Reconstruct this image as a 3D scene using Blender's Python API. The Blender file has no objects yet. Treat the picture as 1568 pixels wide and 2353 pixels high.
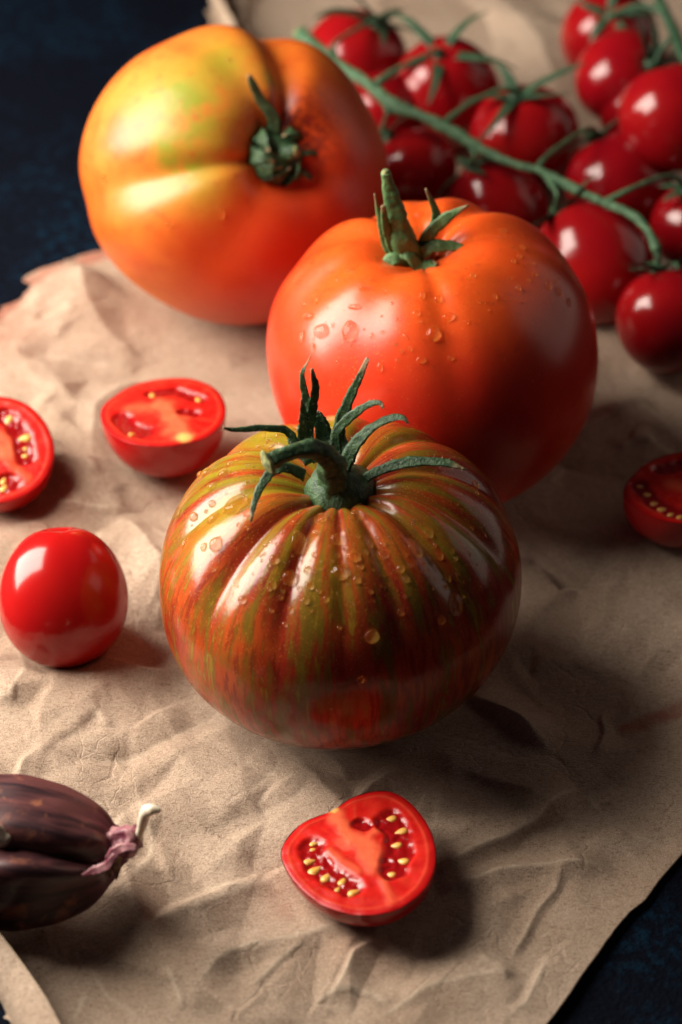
import bpy, bmesh, math, random
import numpy as np
from mathutils import Vector, Matrix, Quaternion, noise as mnoise
from mathutils.bvhtree import BVHTree

random.seed(11)
rng = np.random.default_rng(11)
S = bpy.context.scene
COL = S.collection
# ------------------------------------------------------------------ camera (1 unit = 1 cm)
S.unit_settings.system = 'METRIC'
S.unit_settings.scale_length = 0.01
ELEV = math.radians(40.0)
DIST = 70.0
LOOK = Vector((0.0, 0.0, 3.0))
FWD = Vector((0, math.cos(ELEV), -math.sin(ELEV)))
UP = Vector((0, math.sin(ELEV), math.cos(ELEV)))
RGT = Vector((1, 0, 0))
CAM = LOOK - FWD * DIST
cd = bpy.data.cameras.new("camera")
cam = bpy.data.objects.new("camera", cd)
COL.objects.link(cam)
cam.location = CAM
cam.rotation_euler = (math.pi / 2 - ELEV, 0, 0)
cd.sensor_fit = 'VERTICAL'
cd.sensor_height = 36.0
cd.lens = 100.0
cd.clip_start = 1.0
cd.clip_end = 2000.0
cd.dof.use_dof = True
cd.dof.focus_distance = 66.5
cd.dof.aperture_fstop = 0.095          # f/9.5, written for centimetre units
cd.dof.aperture_blades = 7
S.camera = cam
# ------------------------------------------------------------------ world, lamps, exposure
W = bpy.data.worlds.new("World")
S.world = W
W.use_nodes = True
bg = W.node_tree.nodes['Background']
bg.inputs[0].default_value = (0.85, 0.66, 0.80, 1)
bg.inputs[1].default_value = 0.022


def area(name, loc, target, sx, sy, power, col, roll=0.0):
    ld = bpy.data.lights.new(name, 'AREA')
    ld.shape = 'RECTANGLE'
    ld.size, ld.size_y = sx, sy
    ld.energy = power
    ld.color = col
    o = bpy.data.objects.new(name, ld)
    COL.objects.link(o)
    o.location = loc
    q = (Vector(target) - Vector(loc)).to_track_quat('-Z', 'Y')
    o.rotation_euler = (q @ Quaternion((0, 0, 1), roll)).to_euler()
    return o


area("window_light", (-35, 8, 26), (-2, 2, 2), 28, 40, 74000, (1.0, 0.91, 0.80))
area("far_window_light", (58, 26, 20), (2, 4, 3), 46, 60, 5600, (1.0, 0.80, 0.66))
S.view_settings.view_transform = 'Standard'
S.view_settings.look = 'None'
S.view_settings.exposure = 0.0
S.view_settings.gamma = 1.0
S.render.engine = 'CYCLES'
S.cycles.use_denoising = True
S.cycles.sample_clamp_indirect = 30.0
S.cycles.max_bounces = 10
S.cycles.transmission_bounces = 8

# ------------------------------------------------------------------ photo pixel -> place in the scene
FPX = 100.0 / 36.0 * 2353.0


def ray(px, py):
    return (FWD * FPX + RGT * (px - 784.0) + UP * (1176.5 - py)).normalized()


def at_z(px, py, z):
    d = ray(px, py)
    return CAM + d * ((z - CAM.z) / d.z)


def at_y(px, py, y):
    d = ray(px, py)
    return CAM + d * ((y - CAM.y) / d.y)


def at_plane(px, py, p, n):
    d = ray(px, py)
    return CAM + d * ((p - CAM).dot(n) / d.dot(n))


def px_cm(p, npx):                         # size in cm of npx photo pixels at point p
    return npx * (Vector(p) - CAM).dot(FWD) / FPX


def place(px, py, hw, k, base):
    a = hw * DIST / FPX
    for _ in range(8):
        c = k * a
        p = at_z(px, py, base + c)
        a = px_cm(p, hw)
    return p, a, k * a


# ------------------------------------------------------------------ object helpers
def tag(o, label=None, cat=None, group=None, kind=None):
    if label: o['label'] = label
    if cat: o['category'] = cat
    if group: o['group'] = group
    if kind: o['kind'] = kind
    return o


def empty(name, loc):
    o = bpy.data.objects.new(name, None)
    o.empty_display_size = 0.5
    COL.objects.link(o)
    o.location = loc
    return o


def mesh_obj(name, V, F, mat, parent=None, smooth=True, attrs=None, local=False):
    """one mesh object; V in world space unless local"""
    me = bpy.data.meshes.new(name)
    V = np.asarray(V, dtype=np.float64)
    if parent is not None and not local:
        inv = parent.matrix_world_inv if hasattr(parent, 'matrix_world_inv') else None
        V = V - np.array(root_offset(parent))
    me.from_pydata(V.tolist(), [], F)
    me.validate()
    if smooth:
        me.polygons.foreach_set('use_smooth', [True] * len(me.polygons))
    if attrs:
        for k, v in attrs.items():
            v = np.asarray(v, dtype=np.float32)
            at = me.attributes.new(k, 'FLOAT_VECTOR' if v.ndim == 2 else 'FLOAT', 'POINT')
            at.data.foreach_set('vector' if v.ndim == 2 else 'value', v.ravel())
    me.update()
    if mat: me.materials.append(mat)
    o = bpy.data.objects.new(name, me)
    COL.objects.link(o)
    if parent is not None: o.parent = parent
    return o


def root_offset(o):
    p = Vector((0, 0, 0))
    while o is not None:
        p += o.location
        o = o.parent
    return p


def grid_faces(nu, nv, wrap_v=True):
    F = []
    for i in range(nu - 1):
        for j in range(nv if wrap_v else nv - 1):
            j2 = (j + 1) % nv
            F.append((i * nv + j, i * nv + j2, (i + 1) * nv + j2, (i + 1) * nv + j))
    return F


def catmull(P, n):
    P = np.asarray([tuple(p) for p in P], float)
    Q = np.vstack([2 * P[0] - P[1], P, 2 * P[-1] - P[-2]])
    out = []
    segs = len(P) - 1
    for k in range(n):
        t = k / (n - 1) * segs
        i = min(int(t), segs - 1)
        u = t - i
        p0, p1, p2, p3 = Q[i], Q[i + 1], Q[i + 2], Q[i + 3]
        out.append(0.5 * ((2 * p1) + (-p0 + p2) * u + (2 * p0 - 5 * p1 + 4 * p2 - p3) * u * u + (-p0 + 3 * p1 - 3 * p2 + p3) * u ** 3))
    return np.array(out)


def lerp_list(vals, n):
    return np.interp(np.linspace(0, len(vals) - 1, n), np.arange(len(vals)), vals)


def tube_mesh(P, R, n=24, sides=12, bumps=0.0, cap=True, seed=0, ribs=0):
    C = catmull(P, n)
    rad = lerp_list(R, n)
    T = np.gradient(C, axis=0)
    T /= np.linalg.norm(T, axis=1)[:, None]
    up = np.array([0.13, 0.31, 0.94])
    V = []
    prev = np.cross(T[0], up)
    prev /= np.linalg.norm(prev)
    tt = []
    for i in range(n):
        a = prev - T[i] * prev.dot(T[i])
        a /= np.linalg.norm(a)
        prev = a
        b = np.cross(T[i], a)
        for j in range(sides):
            t = 2 * math.pi * j / sides
            r = rad[i]
            if bumps:
                q = C[i] + (a * math.cos(t) + b * math.sin(t)) * r
                r *= 1 + bumps * mnoise.noise(Vector((q * 2.6 + seed).tolist())) + bumps * .6 * mnoise.noise(Vector((q * 7 + seed).tolist()))
            if ribs: r *= 1 + 0.06 * math.cos(ribs * t)
            V.append(C[i] + (a * math.cos(t) + b * math.sin(t)) * r)
            tt.append(i / (n - 1))
    F = grid_faces(n, sides)
    if cap:
        c0 = len(V); V.append(C[0] - T[0] * rad[0] * .12); tt.append(0.0)
        c1 = len(V); V.append(C[-1] + T[-1] * rad[-1] * .25); tt.append(1.0)
        for j in range(sides):
            F.append((c0, (j + 1) % sides, j))
            F.append((c1, (n - 1) * sides + j, (n - 1) * sides + (j + 1) % sides))
    return np.array(V), F, np.array(tt)


def ribbon_mesh(P, Wd, hint, th=0.035, n=26, fold=0.25, twist=0.0, seed=0, rough=0.12):
    """sepal: tapered leaf blade with a keel and its own thickness"""
    C = catmull(P, n)
    w = lerp_list(Wd, n)
    T = np.gradient(C, axis=0)
    T /= np.linalg.norm(T, axis=1)[:, None]
    hint = np.asarray(tuple(hint), float)
    V, tt = [], []
    prof = [(-1, 0.0), (-.55, .55), (0, 1.0), (.55, .55), (1, 0.0), (.55, -.5), (0, -.8), (-.55, -.5)]
    for i in range(n):
        nrm = hint - T[i] * hint.dot(T[i])
        nrm /= np.linalg.norm(nrm) + 1e-9
        side = np.cross(T[i], nrm)
        a = twist * i / (n - 1) + 0.25 * mnoise.noise(Vector((i * .23, seed * 3.1, 0)))
        side, nrm = side * math.cos(a) + nrm * math.sin(a), nrm * math.cos(a) - side * math.sin(a)
        u = i / (n - 1)
        wl = w[i] * (1 + rough * mnoise.noise(Vector((i * .7, seed * 1.7, 2))))
        wr = w[i] * (1 + rough * mnoise.noise(Vector((i * .7, seed * 1.7, 9))))
        for (s, h) in prof:
            ww = wl if s < 0 else wr
            wob = rough * .5 * w[i] * mnoise.noise(Vector((i * .6, s * 2, seed * 2.3)))
            V.append(C[i] + side * s * ww + nrm * (h * th * (1 - .5 * u) - fold * abs(s) * ww * -1 + wob))
            tt.append(u)
    k = len(prof)
    F = grid_faces(n, k)
    F.append(tuple(range(k - 1, -1, -1)))
    F.append(tuple((n - 1) * k + j for j in range(k)))
    return np.array(V), F, np.array(tt)


# ------------------------------------------------------------------ node helper
class NB:
    def __init__(s, name):
        s.m = bpy.data.materials.new(name)
        s.m.use_nodes = True
        s.t = s.m.node_tree
        s.p = s.t.nodes['Principled BSDF']
        s._co = None

    def n(s, typ, **kw):
        x = s.t.nodes.new(typ)
        for k, v in kw.items(): setattr(x, k, v)
        return x

    def put(s, sock, v):
        if v is None: return
        if isinstance(v, bpy.types.NodeSocket): s.t.links.new(v, sock)
        elif isinstance(v, (tuple, list)) and len(v) == 3 and sock.type == 'RGBA': sock.default_value = (*v, 1)
        else: sock.default_value = v

    @property
    def co(s):
        if s._co is None: s._co = s.n('ShaderNodeTexCoord').outputs['Object']
        return s._co

    def attr(s, name, vec=False):
        x = s.n('ShaderNodeAttribute', attribute_name=name)
        return x.outputs['Vector' if vec else 'Fac']

    def scale(s, v, sc):
        x = s.n('ShaderNodeMapping')
        s.put(x.inputs['Vector'], v)
        x.inputs['Scale'].default_value = sc
        return x.outputs[0]

    def noise(s, v=None, scale=5.0, detail=3.0, rough=.5, dist=0.0):
        x = s.n('ShaderNodeTexNoise')
        s.put(x.inputs['Vector'], v if v is not None else s.co)
        x.inputs['Scale'].default_value = scale
        x.inputs['Detail'].default_value = detail
        x.inputs['Roughness'].default_value = rough
        x.inputs['Distortion'].default_value = dist
        return x.outputs['Fac']

    def voro(s, v=None, scale=5.0, feature='F1', rand=1.0):
        x = s.n('ShaderNodeTexVoronoi', feature=feature)
        s.put(x.inputs['Vector'], v if v is not None else s.co)
        x.inputs['Scale'].default_value = scale
        x.inputs['Randomness'].default_value = rand
        return x.outputs['Distance']

    def ramp(s, f, stops):
        x = s.n('ShaderNodeMapRange', interpolation_type='SMOOTHSTEP')
        s.put(x.inputs['Value'], f)
        x.inputs['From Min'].default_value, x.inputs['From Max'].default_value = stops
        return x.outputs[0]

    def math(s, op, a, b=None, c=None):
        x = s.n('ShaderNodeMath', operation=op)
        s.put(x.inputs[0], a); s.put(x.inputs[1], b)
        if c is not None: s.put(x.inputs[2], c)
        return x.outputs[0]

    def mix(s, f, a, b, mode='MIX'):
        x = s.n('ShaderNodeMix', data_type='RGBA', blend_type=mode)
        s.put(x.inputs[0], f); s.put(x.inputs[6], a); s.put(x.inputs[7], b)
        return x.outputs[2]

    def bump(s, h, strength=.3, dist=.05):
        x = s.n('ShaderNodeBump')
        s.put(x.inputs['Height'], h)
        x.inputs['Strength'].default_value = strength
        x.inputs['Distance'].default_value = dist
        return x.outputs[0]

    def bsdf(s, **kw):
        for k, v in kw.items():
            s.put(s.p.inputs[k.replace('_', ' ')], v)
        return s.m


def sss(nb, w, scale, rad=(1, .2, .08)):
    nb.p.subsurface_method = 'RANDOM_WALK'
    nb.p.inputs['Subsurface Weight'].default_value = w
    nb.p.inputs['Subsurface Scale'].default_value = scale
    nb.p.inputs['Subsurface Radius'].default_value = rad


# ------------------------------------------------------------------ materials
def mat_paper():
    b = NB("kraft paper")
    fib1 = b.noise(b.scale(b.co, (1, 3.2, 1)), 7.0, 5, .65, 1.2)
    fib2 = b.noise(b.scale(b.co, (3.0, 1, 1)), 8.5, 4, .65, 1.6)
    grain = b.noise(b.co, 30.0, 3, .7)
    big = b.noise(b.co, .28, 3, .55)
    col = b.mix(b.ramp(big, (.35, .7)), (.47, .352, .262), (.385, .275, .195))
    col = b.mix(b.math('MULTIPLY', b.ramp(fib1, (.48, .64)), .70), col, (.19, .118, .072))
    col = b.mix(b.math('MULTIPLY', b.ramp(fib2, (.50, .66)), .60), col, (.56, .46, .355))
    col = b.mix(b.math('MULTIPLY', b.ramp(grain, (.47, .66)), .60), col, (.16, .10, .06))
    fleck = b.voro(b.scale(b.co, (1, 1.9, 1)), 2.2)
    fl = b.math('SUBTRACT', 1.0, b.ramp(fleck, (.03, .06)))
    col = b.mix(b.math('MULTIPLY', fl, .65), col, (.10, .055, .035))
    col = b.mix(b.math('MULTIPLY', b.attr("worn_highlight"), .55), col, (.66, .55, .42))  # pale crease lines: ridge highlights put into the colour, with worn fibres
    red_mask = b.attr("red_tint")
    wn = b.math('MULTIPLY', red_mask, b.ramp(b.noise(b.co, 1.1, 4, .6), (.2, .62)))
    col = b.mix(b.math('MULTIPLY', wn, .85), col, (.30, .060, .030))
    wv = b.n('ShaderNodeMix', data_type='RGBA', blend_type='LINEAR_LIGHT')
    wv.inputs[0].default_value = .35
    b.t.links.new(b.co, wv.inputs[6])
    nz = b.n('ShaderNodeTexNoise')
    nz.inputs['Scale'].default_value = 1.4
    b.t.links.new(b.co, nz.inputs['Vector'])
    b.t.links.new(nz.outputs['Color'], wv.inputs[7])
    cr1 = b.ramp(b.voro(wv.outputs[2], .55, 'DISTANCE_TO_EDGE'), (.0, .045))
    cr2 = b.ramp(b.voro(wv.outputs[2], 1.5, 'DISTANCE_TO_EDGE'), (.0, .06))
    crk = b.math('MULTIPLY', b.math('ADD', cr1, b.math('MULTIPLY', cr2, .5)), b.ramp(b.noise(b.co, .45, 2, .5), (.46, .66)))
    h = b.math('ADD', b.math('MULTIPLY', crk, .55), b.math('MULTIPLY', fib1, .8))
    h = b.math('ADD', h, b.math('MULTIPLY', grain, .8))
    return b.bsdf(Base_Color=col, Roughness=.78, Specular_IOR_Level=.25, Normal=b.bump(h, .8, .05))


def mat_board():
    b = NB("dark navy board")
    n1 = b.noise(b.co, .22, 4, .6, .4)
    n2 = b.noise(b.co, 3.2, 5, .65)
    n3 = b.noise(b.co, 9.0, 3, .6)
    blot = b.math('MULTIPLY', b.ramp(n1, (.44, .62)), b.ramp(n2, (.42, .68)))
    col = b.mix(blot, (.0016, .0024, .0060), (.002, .014, .030))
    col = b.mix(b.math('MULTIPLY', b.ramp(n3, (.60, .75)), b.ramp(n2, (.45, .6))), col, (.014, .022, .036))
    h = b.math('ADD', n2, b.math('MULTIPLY', n3, .6))
    return b.bsdf(Base_Color=col, Roughness=.85, Specular_IOR_Level=.05, Normal=b.bump(h, .9, .10))


def mat_striped():
    b = NB("striped tomato skin")
    sk = b.attr("skin", True)                      # (cos, sin, arc): noise stretched along the meridians
    st = b.noise(b.scale(sk, (1, 1, .16)), 9.0, 5, .65, .5)
    st2 = b.noise(b.scale(sk, (1, 1, .15)), 30.0, 4, .65, .3)
    st3 = b.noise(b.scale(sk, (1, 1, .16)), 5.0, 3, .55)
    pat = b.noise(b.co, .36, 3, .55)
    warm = b.noise(b.co, .55, 2, .5)
    col = b.mix(b.ramp(warm, (.35, .66)), (.24, .017, .008), (.40, .060, .011))
    col = b.mix(b.math('MULTIPLY', b.ramp(st2, (.47, .57)), .60), col, (.13, .009, .007))
    g = b.math('MULTIPLY', b.ramp(st, (.45, .58)), b.ramp(b.math('ADD', pat, b.math('MULTIPLY', st3, .6)), (.69, .83)))
    g = b.math('MULTIPLY', g, .85)
    col = b.mix(b.math('MULTIPLY', g, .85), col, (.105, .100, .010))
    g2 = b.math('MULTIPLY', b.ramp(st2, (.53, .60)), b.ramp(st3, (.45, .60)))
    col = b.mix(b.math('MULTIPLY', g2, .6), col, (.30, .21, .015))
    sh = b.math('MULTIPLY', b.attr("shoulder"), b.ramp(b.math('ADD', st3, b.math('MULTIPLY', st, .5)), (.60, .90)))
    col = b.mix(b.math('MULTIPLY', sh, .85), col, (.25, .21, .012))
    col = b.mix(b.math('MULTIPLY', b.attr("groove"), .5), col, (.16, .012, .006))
    dots = b.voro(b.co, 17.0)
    d = b.math('MULTIPLY', b.math('SUBTRACT', 1.0, b.ramp(dots, (.06, .24))), b.math('MULTIPLY', b.attr("speckle"), b.ramp(b.noise(b.co, 2.0, 3, .6), (.30, .5))))
    col = b.mix(b.math('MULTIPLY', d, .75), col, (.66, .30, .04))
    sss(b, .22, .35, (1, .28, .06))
    h = b.math('ADD', b.noise(b.co, 1.6, 3, .5), b.math('MULTIPLY', b.noise(b.co, 14, 2, .5), .10))
    return b.bsdf(Base_Color=col, Roughness=.21, IOR=1.43, Coat_Weight=.0, Normal=b.bump(h, .16, .12))


def mat_red():
    b = NB("orange red tomato skin")
    n = b.noise(b.co, .5, 3, .5)
    fine = b.noise(b.co, 16, 3, .6)
    top = b.attr("shoulder")
    col = b.mix(b.ramp(n, (.35, .7)), (.56, .022, .009), (.62, .040, .010))
    col = b.mix(b.math('MULTIPLY', top, b.math('MULTIPLY_ADD', n, .8, .45)), col, (.70, .098, .010))
    col = b.mix(b.math('MULTIPLY', b.ramp(fine, (.55, .75)), b.math('MULTIPLY', top, .35)), col, (.75, .25, .05))
    dots = b.math('SUBTRACT', 1.0, b.ramp(b.voro(b.co, 11.0), (.05, .22)))
    col = b.mix(b.math('MULTIPLY', dots, b.math('MULTIPLY', b.ramp(b.noise(b.co, 1.2, 3, .6), (.40, .62)), .50)), col, (.78, .34, .07))
    mot = b.noise(b.co, 2.6, 5, .68)
    col = b.mix(b.math('MULTIPLY', b.ramp(mot, (.54, .70)), .30), col, (.34, .018, .008))
    sss(b, .25, .5, (1, .22, .05))
    h = b.math('ADD', b.noise(b.co, 1.1, 3, .5), b.math('MULTIPLY', fine, .05))
    return b.bsdf(Base_Color=col, Roughness=.28, IOR=1.45, Coat_Weight=.0, Normal=b.bump(h, .10, .12))


def mat_yellow():
    b = NB("yellow orange tomato skin")
    yel, grn, red = b.attr("yellow"), b.attr("green"), b.attr("scar")
    n = b.noise(b.co, .7, 4, .55)
    n2 = b.noise(b.co, 5.0, 4, .6)
    col = b.mix(b.ramp(n, (.3, .7)), (.56, .088, .009), (.63, .140, .012))
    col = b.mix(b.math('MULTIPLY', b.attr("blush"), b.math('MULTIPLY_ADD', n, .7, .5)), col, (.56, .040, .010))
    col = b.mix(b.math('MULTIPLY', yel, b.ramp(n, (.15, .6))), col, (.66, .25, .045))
    col = b.mix(b.math('MULTIPLY', grn, b.ramp(n, (.28, .55))), col, (.24, .25, .014))
    s = b.math('MULTIPLY', red, b.ramp(b.math('ADD', n2, b.math('MULTIPLY', n, .4)), (.52, .80)))
    col = b.mix(s, col, (.16, .010, .008))
    dots = b.math('SUBTRACT', 1.0, b.ramp(b.voro(b.co, 11.0), (.05, .22)))
    col = b.mix(b.math('MULTIPLY', dots, b.math('MULTIPLY', b.ramp(b.noise(b.co, 1.2, 3, .6), (.40, .62)), .50)), col, (.78, .34, .07))
    mot = b.noise(b.co, 2.6, 5, .68)
    col = b.mix(b.math('MULTIPLY', b.ramp(mot, (.54, .70)), .30), col, (.34, .018, .008))
    sss(b, .2, .4, (1, .3, .08))
    h = b.math('ADD', b.noise(b.co, .9, 3, .5), b.math('MULTIPLY', n2, .10))
    return b.bsdf(Base_Color=col, Roughness=.40, IOR=1.46, Normal=b.bump(h, .22, .12))


def mat_cherry(name, c1, c2):
    b = NB(name)
    n = b.noise(b.co, .9, 3, .5)
    tone = b.n('ShaderNodeObjectInfo').outputs['Random']       # every fruit its own ripeness
    col = b.mix(b.math('MULTIPLY_ADD', tone, .5, b.math('MULTIPLY', b.ramp(n, (.35, .7)), .5)), c1, c2)
    sp = b.math('SUBTRACT', 1.0, b.ramp(b.voro(b.co, 5.0), (.02, .07)))
    col = b.mix(b.math('MULTIPLY', sp, .5), col, (.50, .10, .04))
    sss(b, .15, .25, (1, .12, .05))
    return b.bsdf(Base_Color=col, Roughness=.17, IOR=1.46,
                  Normal=b.bump(b.noise(b.co, 1.5, 2, .5), .06, .12))


def mat_flesh():
    b = NB("cut tomato flesh")
    gel, core, rim, scar = b.attr("gel"), b.attr("core"), b.attr("rim"), b.attr("scar")
    n = b.noise(b.co, 4.0, 4, .6)
    col = b.mix(b.ramp(n, (.3, .7)), (.42, .006, .005), (.50, .013, .008))
    col = b.mix(b.math('MULTIPLY', core, b.math('MULTIPLY_ADD', n, .8, .55)), col, (.66, .12, .05))
    col = b.mix(gel, col, (.24, .004, .005))
    col = b.mix(rim, col, (.42, .006, .006))
    col = b.mix(scar, col, (.66, .42, .12))
    sss(b, .3, .18, (1, .15, .08))
    rough = b.math('MULTIPLY_ADD', gel, -.20, .34)
    h = b.math('ADD', b.noise(b.co, 7.0, 4, .6), b.noise(b.co, 2.5, 2, .5))
    return b.bsdf(Base_Color=col, Roughness=rough, IOR=1.42, Specular_IOR_Level=b.math('MULTIPLY_ADD', gel, .35, .22), Normal=b.bump(h, .28, .04))


def mat_green(name, c1, c2, dry, r=.5, bump=.5, tipdry=True):
    b = NB(name)
    t = b.attr("along")
    n = b.noise(b.co, 5.0, 5, .65)
    n2 = b.noise(b.co, 18.0, 3, .6)
    col = b.mix(b.ramp(n, (.35, .68)), c1, c2)
    col = b.mix(b.math('MULTIPLY', b.ramp(n2, (.55, .75)), .45), col, tuple(min(1, x * 2.2 + .02) for x in c2))
    if tipdry:
        f = b.ramp(b.math('ADD', t, b.math('MULTIPLY', n, .18)), (.93, 1.04))
        col = b.mix(f, col, dry)
    h = b.math('ADD', b.math('MULTIPLY', b.noise(b.co, 8.0, 4, .65), 1.6), b.math('MULTIPLY', n2, .7))
    return b.bsdf(Base_Color=col, Roughness=r, Specular_IOR_Level=.4, Normal=b.bump(h, bump, .04))


def mat_simple(name, c1, c2, scale, rough, bump=.3, spec=.4, sub=0.0):
    b = NB(name)
    n = b.noise(b.co, scale, 4, .6)
    col = b.mix(b.ramp(n, (.35, .68)), c1, c2)
    if sub: sss(b, sub, .15, (1, .8, .5))
    return b.bsdf(Base_Color=col, Roughness=rough, Specular_IOR_Level=spec, Normal=b.bump(n, bump, .04))


def mat_garlic():
    b = NB("garlic clove skin")
    sk = b.attr("skin", True)
    st = b.noise(b.scale(sk, (1, 1, .30)), 3.2, 4, .6, .4)
    bl = b.noise(b.co, 1.3, 4, .6, .4)
    col = b.mix(b.ramp(st, (.36, .62)), (.022, .008, .012), (.105, .034, .034))
    col = b.mix(b.math('MULTIPLY', b.ramp(bl, (.54, .68)), .75), col, (.30, .11, .055))
    col = b.mix(b.ramp(b.math('ADD', b.attr("tip"), b.math('MULTIPLY', st, .5)), (.9, 1.3)), col, (.20, .050, .085))
    h = b.math('ADD', st, b.math('MULTIPLY', bl, .6))
    return b.bsdf(Base_Color=col, Roughness=.42, Specular_IOR_Level=.45, Coat_Weight=.15, Coat_Roughness=.2, Normal=b.bump(h, .25, .05))


def mat_water():
    b = NB("water droplet")
    b.bsdf(Base_Color=(1, .97, .90), Roughness=.0, IOR=1.333, Transmission_Weight=1.0)
    tr = b.n('ShaderNodeBsdfTransparent')              # thin clear water: part of the light goes straight through
    gl = b.n('ShaderNodeBsdfTranslucent')              # amber glow of light gathered in the bead, put in as colour
    gl.inputs['Color'].default_value = (1.0, .56, .12, 1)
    m2 = b.n('ShaderNodeMixShader')
    m2.inputs[0].default_value = .32
    b.t.links.new(b.p.outputs[0], m2.inputs[1])
    b.t.links.new(gl.outputs[0], m2.inputs[2])
    mx = b.n('ShaderNodeMixShader')
    mx.inputs[0].default_value = .70
    out = b.t.nodes['Material Output']
    b.t.links.new(tr.outputs[0], mx.inputs[1])
    b.t.links.new(m2.outputs[0], mx.inputs[2])
    b.t.links.new(mx.outputs[0], out.inputs['Surface'])
    return b.m


M_PAPER, M_BOARD, M_STRIPED, M_RED, M_YEL = mat_paper(), mat_board(), mat_striped(), mat_red(), mat_yellow()
M_CHERRY_DIM, M_FLESH, M_WATER, M_GARLIC = mat_cherry("vine cherry tomato skin dimmed", (.20, .002, .006), (.31, .006, .006)), mat_flesh(), mat_water(), mat_garlic()  # vine cherries: weaker light away from the window put into the skin colour
M_SEPAL = mat_green("dark green calyx", (.014, .046, .018), (.058, .120, .046), (.24, .17, .09), .45, .8)
M_SEPAL_LIGHT = mat_green("fresh green calyx", (.045, .115, .035), (.11, .21, .075), (.20, .13, .06))
M_VINE = mat_green("green vine", (.028, .080, .038), (.085, .175, .085), (.12, .16, .06), .5, .9, False)
M_VINE_CALYX = mat_green("vine calyx", (.012, .040, .020), (.035, .085, .038), (.05, .06, .03), .55, .3)
M_CUT = mat_simple("cut stem end", (.30, .30, .12), (.10, .13, .05), 9, .7, .8)
M_SEED = mat_simple("tomato seed", (.62, .29, .045), (.80, .48, .12), 6, .3, .2, .5, .25)
M_CHERRY_LIT = mat_cherry("loose cherry tomato skin lit", (.34, .004, .006), (.40, .008, .006))  # lighter copy: stronger window light on the near cherries put into the colour
M_ROOT = mat_simple("garlic root plate", (.50, .43, .33), (.22, .16, .11), 6, .8, .8)
M_NECK = mat_simple("purple garlic neck", (.18, .035, .060), (.50, .25, .26), 3.5, .45, .6)
M_SPROUT = mat_simple("white garlic sprout", (.80, .74, .60), (.72, .60, .42), 3, .4, .2, .5, .2)
M_HAIR = mat_simple("sepal hair", (.45, .50, .36), (.60, .60, .45), 8, .6)
M_HUSK = mat_simple("dry garlic husk", (.30, .17, .09), (.10, .04, .035), 5, .5, .5)

BASE = 0.20          # top of the paper where things press it flat

# ------------------------------------------------------------------ tabletop
bm = bmesh.new()
bmesh.ops.create_cube(bm, size=1.0)
bmesh.ops.scale(bm, vec=(170, 170, 3), verts=bm.verts)
bmesh.ops.translate(bm, vec=(0, 10, -1.5), verts=bm.verts)
bmesh.ops.bevel(bm, geom=list(bm.edges), offset=.3, segments=2, affect='EDGES')
me = bpy.data.meshes.new("tabletop")
bm.to_mesh(me); bm.free()
me.materials.append(M_BOARD)
tb = bpy.data.objects.new("tabletop", me)
COL.objects.link(tb)
tag(tb, "dark navy mottled board under the brown paper", None, None, 'structure')

contacts = []


# ------------------------------------------------------------------ whole tomatoes
def tomato_geo(a, c, grooves, dip, dipw, nth=288, nph=150, low=.18, shape=.92, wob=.02, seed=0, blossom=.0, reach=1.5, sharp=1.5):
    """local verts (centre at 0, stem pole +z) and per-vertex fields"""
    ph = np.linspace(0.0, math.pi, nph)
    ph = ph + .10 * np.sin(2 * ph) * -1
    th = np.linspace(0, 2 * math.pi, nth, endpoint=False)
    PH, TH = np.meshgrid(ph, th, indexing='ij')
    s, co = np.sin(PH), np.cos(PH)
    r = a * np.abs(s) ** shape
    z = c * np.sign(co) * np.abs(co) ** shape
    G = np.zeros_like(r)
    tt = np.clip((PH - .35) / reach, 0, 1)
    env = (1 - tt * tt * (3 - 2 * tt)) * (1 - low) + low * np.sin(PH)
    fade = np.clip(s / .12, 0, 1)
    for (t0, d, w) in grooves:
        dt = np.abs((TH - t0 + math.pi) % (2 * math.pi) - math.pi)
        G += d * np.exp(-(dt / w) ** sharp)
    gd = G * env * fade
    f = 1 - gd
    for (k, am) in ((1, .6), (2, .8), (3, .5)):
        f += wob * am * np.cos(k * TH + seed * 1.7 * k + PH * .6) * s
    r2 = r * f
    z2 = z * (1 - gd * .55)
    z2 = z2 - np.where(co > 0, dip * np.exp(-(r / (dipw * a)) ** 2), 0)
    if blossom: z2 = z2 + np.where(co < 0, blossom * np.exp(-(r / (.3 * a)) ** 2), 0)
    X, Y = r2 * np.cos(TH), r2 * np.sin(TH)
    V = np.stack([X, Y, z2], -1).reshape(-1, 3)
    F = grid_faces(nph, nth)
    F = [tuple(reversed(q)) for q in F]
    at = dict(skin=np.stack([np.cos(TH), np.sin(TH), PH], -1).reshape(-1, 3),
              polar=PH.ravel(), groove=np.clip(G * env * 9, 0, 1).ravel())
    return V, F, at


def axis_matrix(axis, spin=0.0):
    q = Vector((0, 0, 1)).rotation_difference(Vector(axis).normalized())
    return np.array((q @ Quaternion((0, 0, 1), spin)).to_matrix())


def settle(V, base):                       # drop a shape until its lowest point meets the paper
    return base - V[:, 2].min()


def sstep(x, lo, hi):
    t = np.clip((x - lo) / (hi - lo), 0, 1)
    return t * t * (3 - 2 * t)


def bvh_of(V, F): return BVHTree.FromPolygons([tuple(v) for v in V], F)


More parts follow.
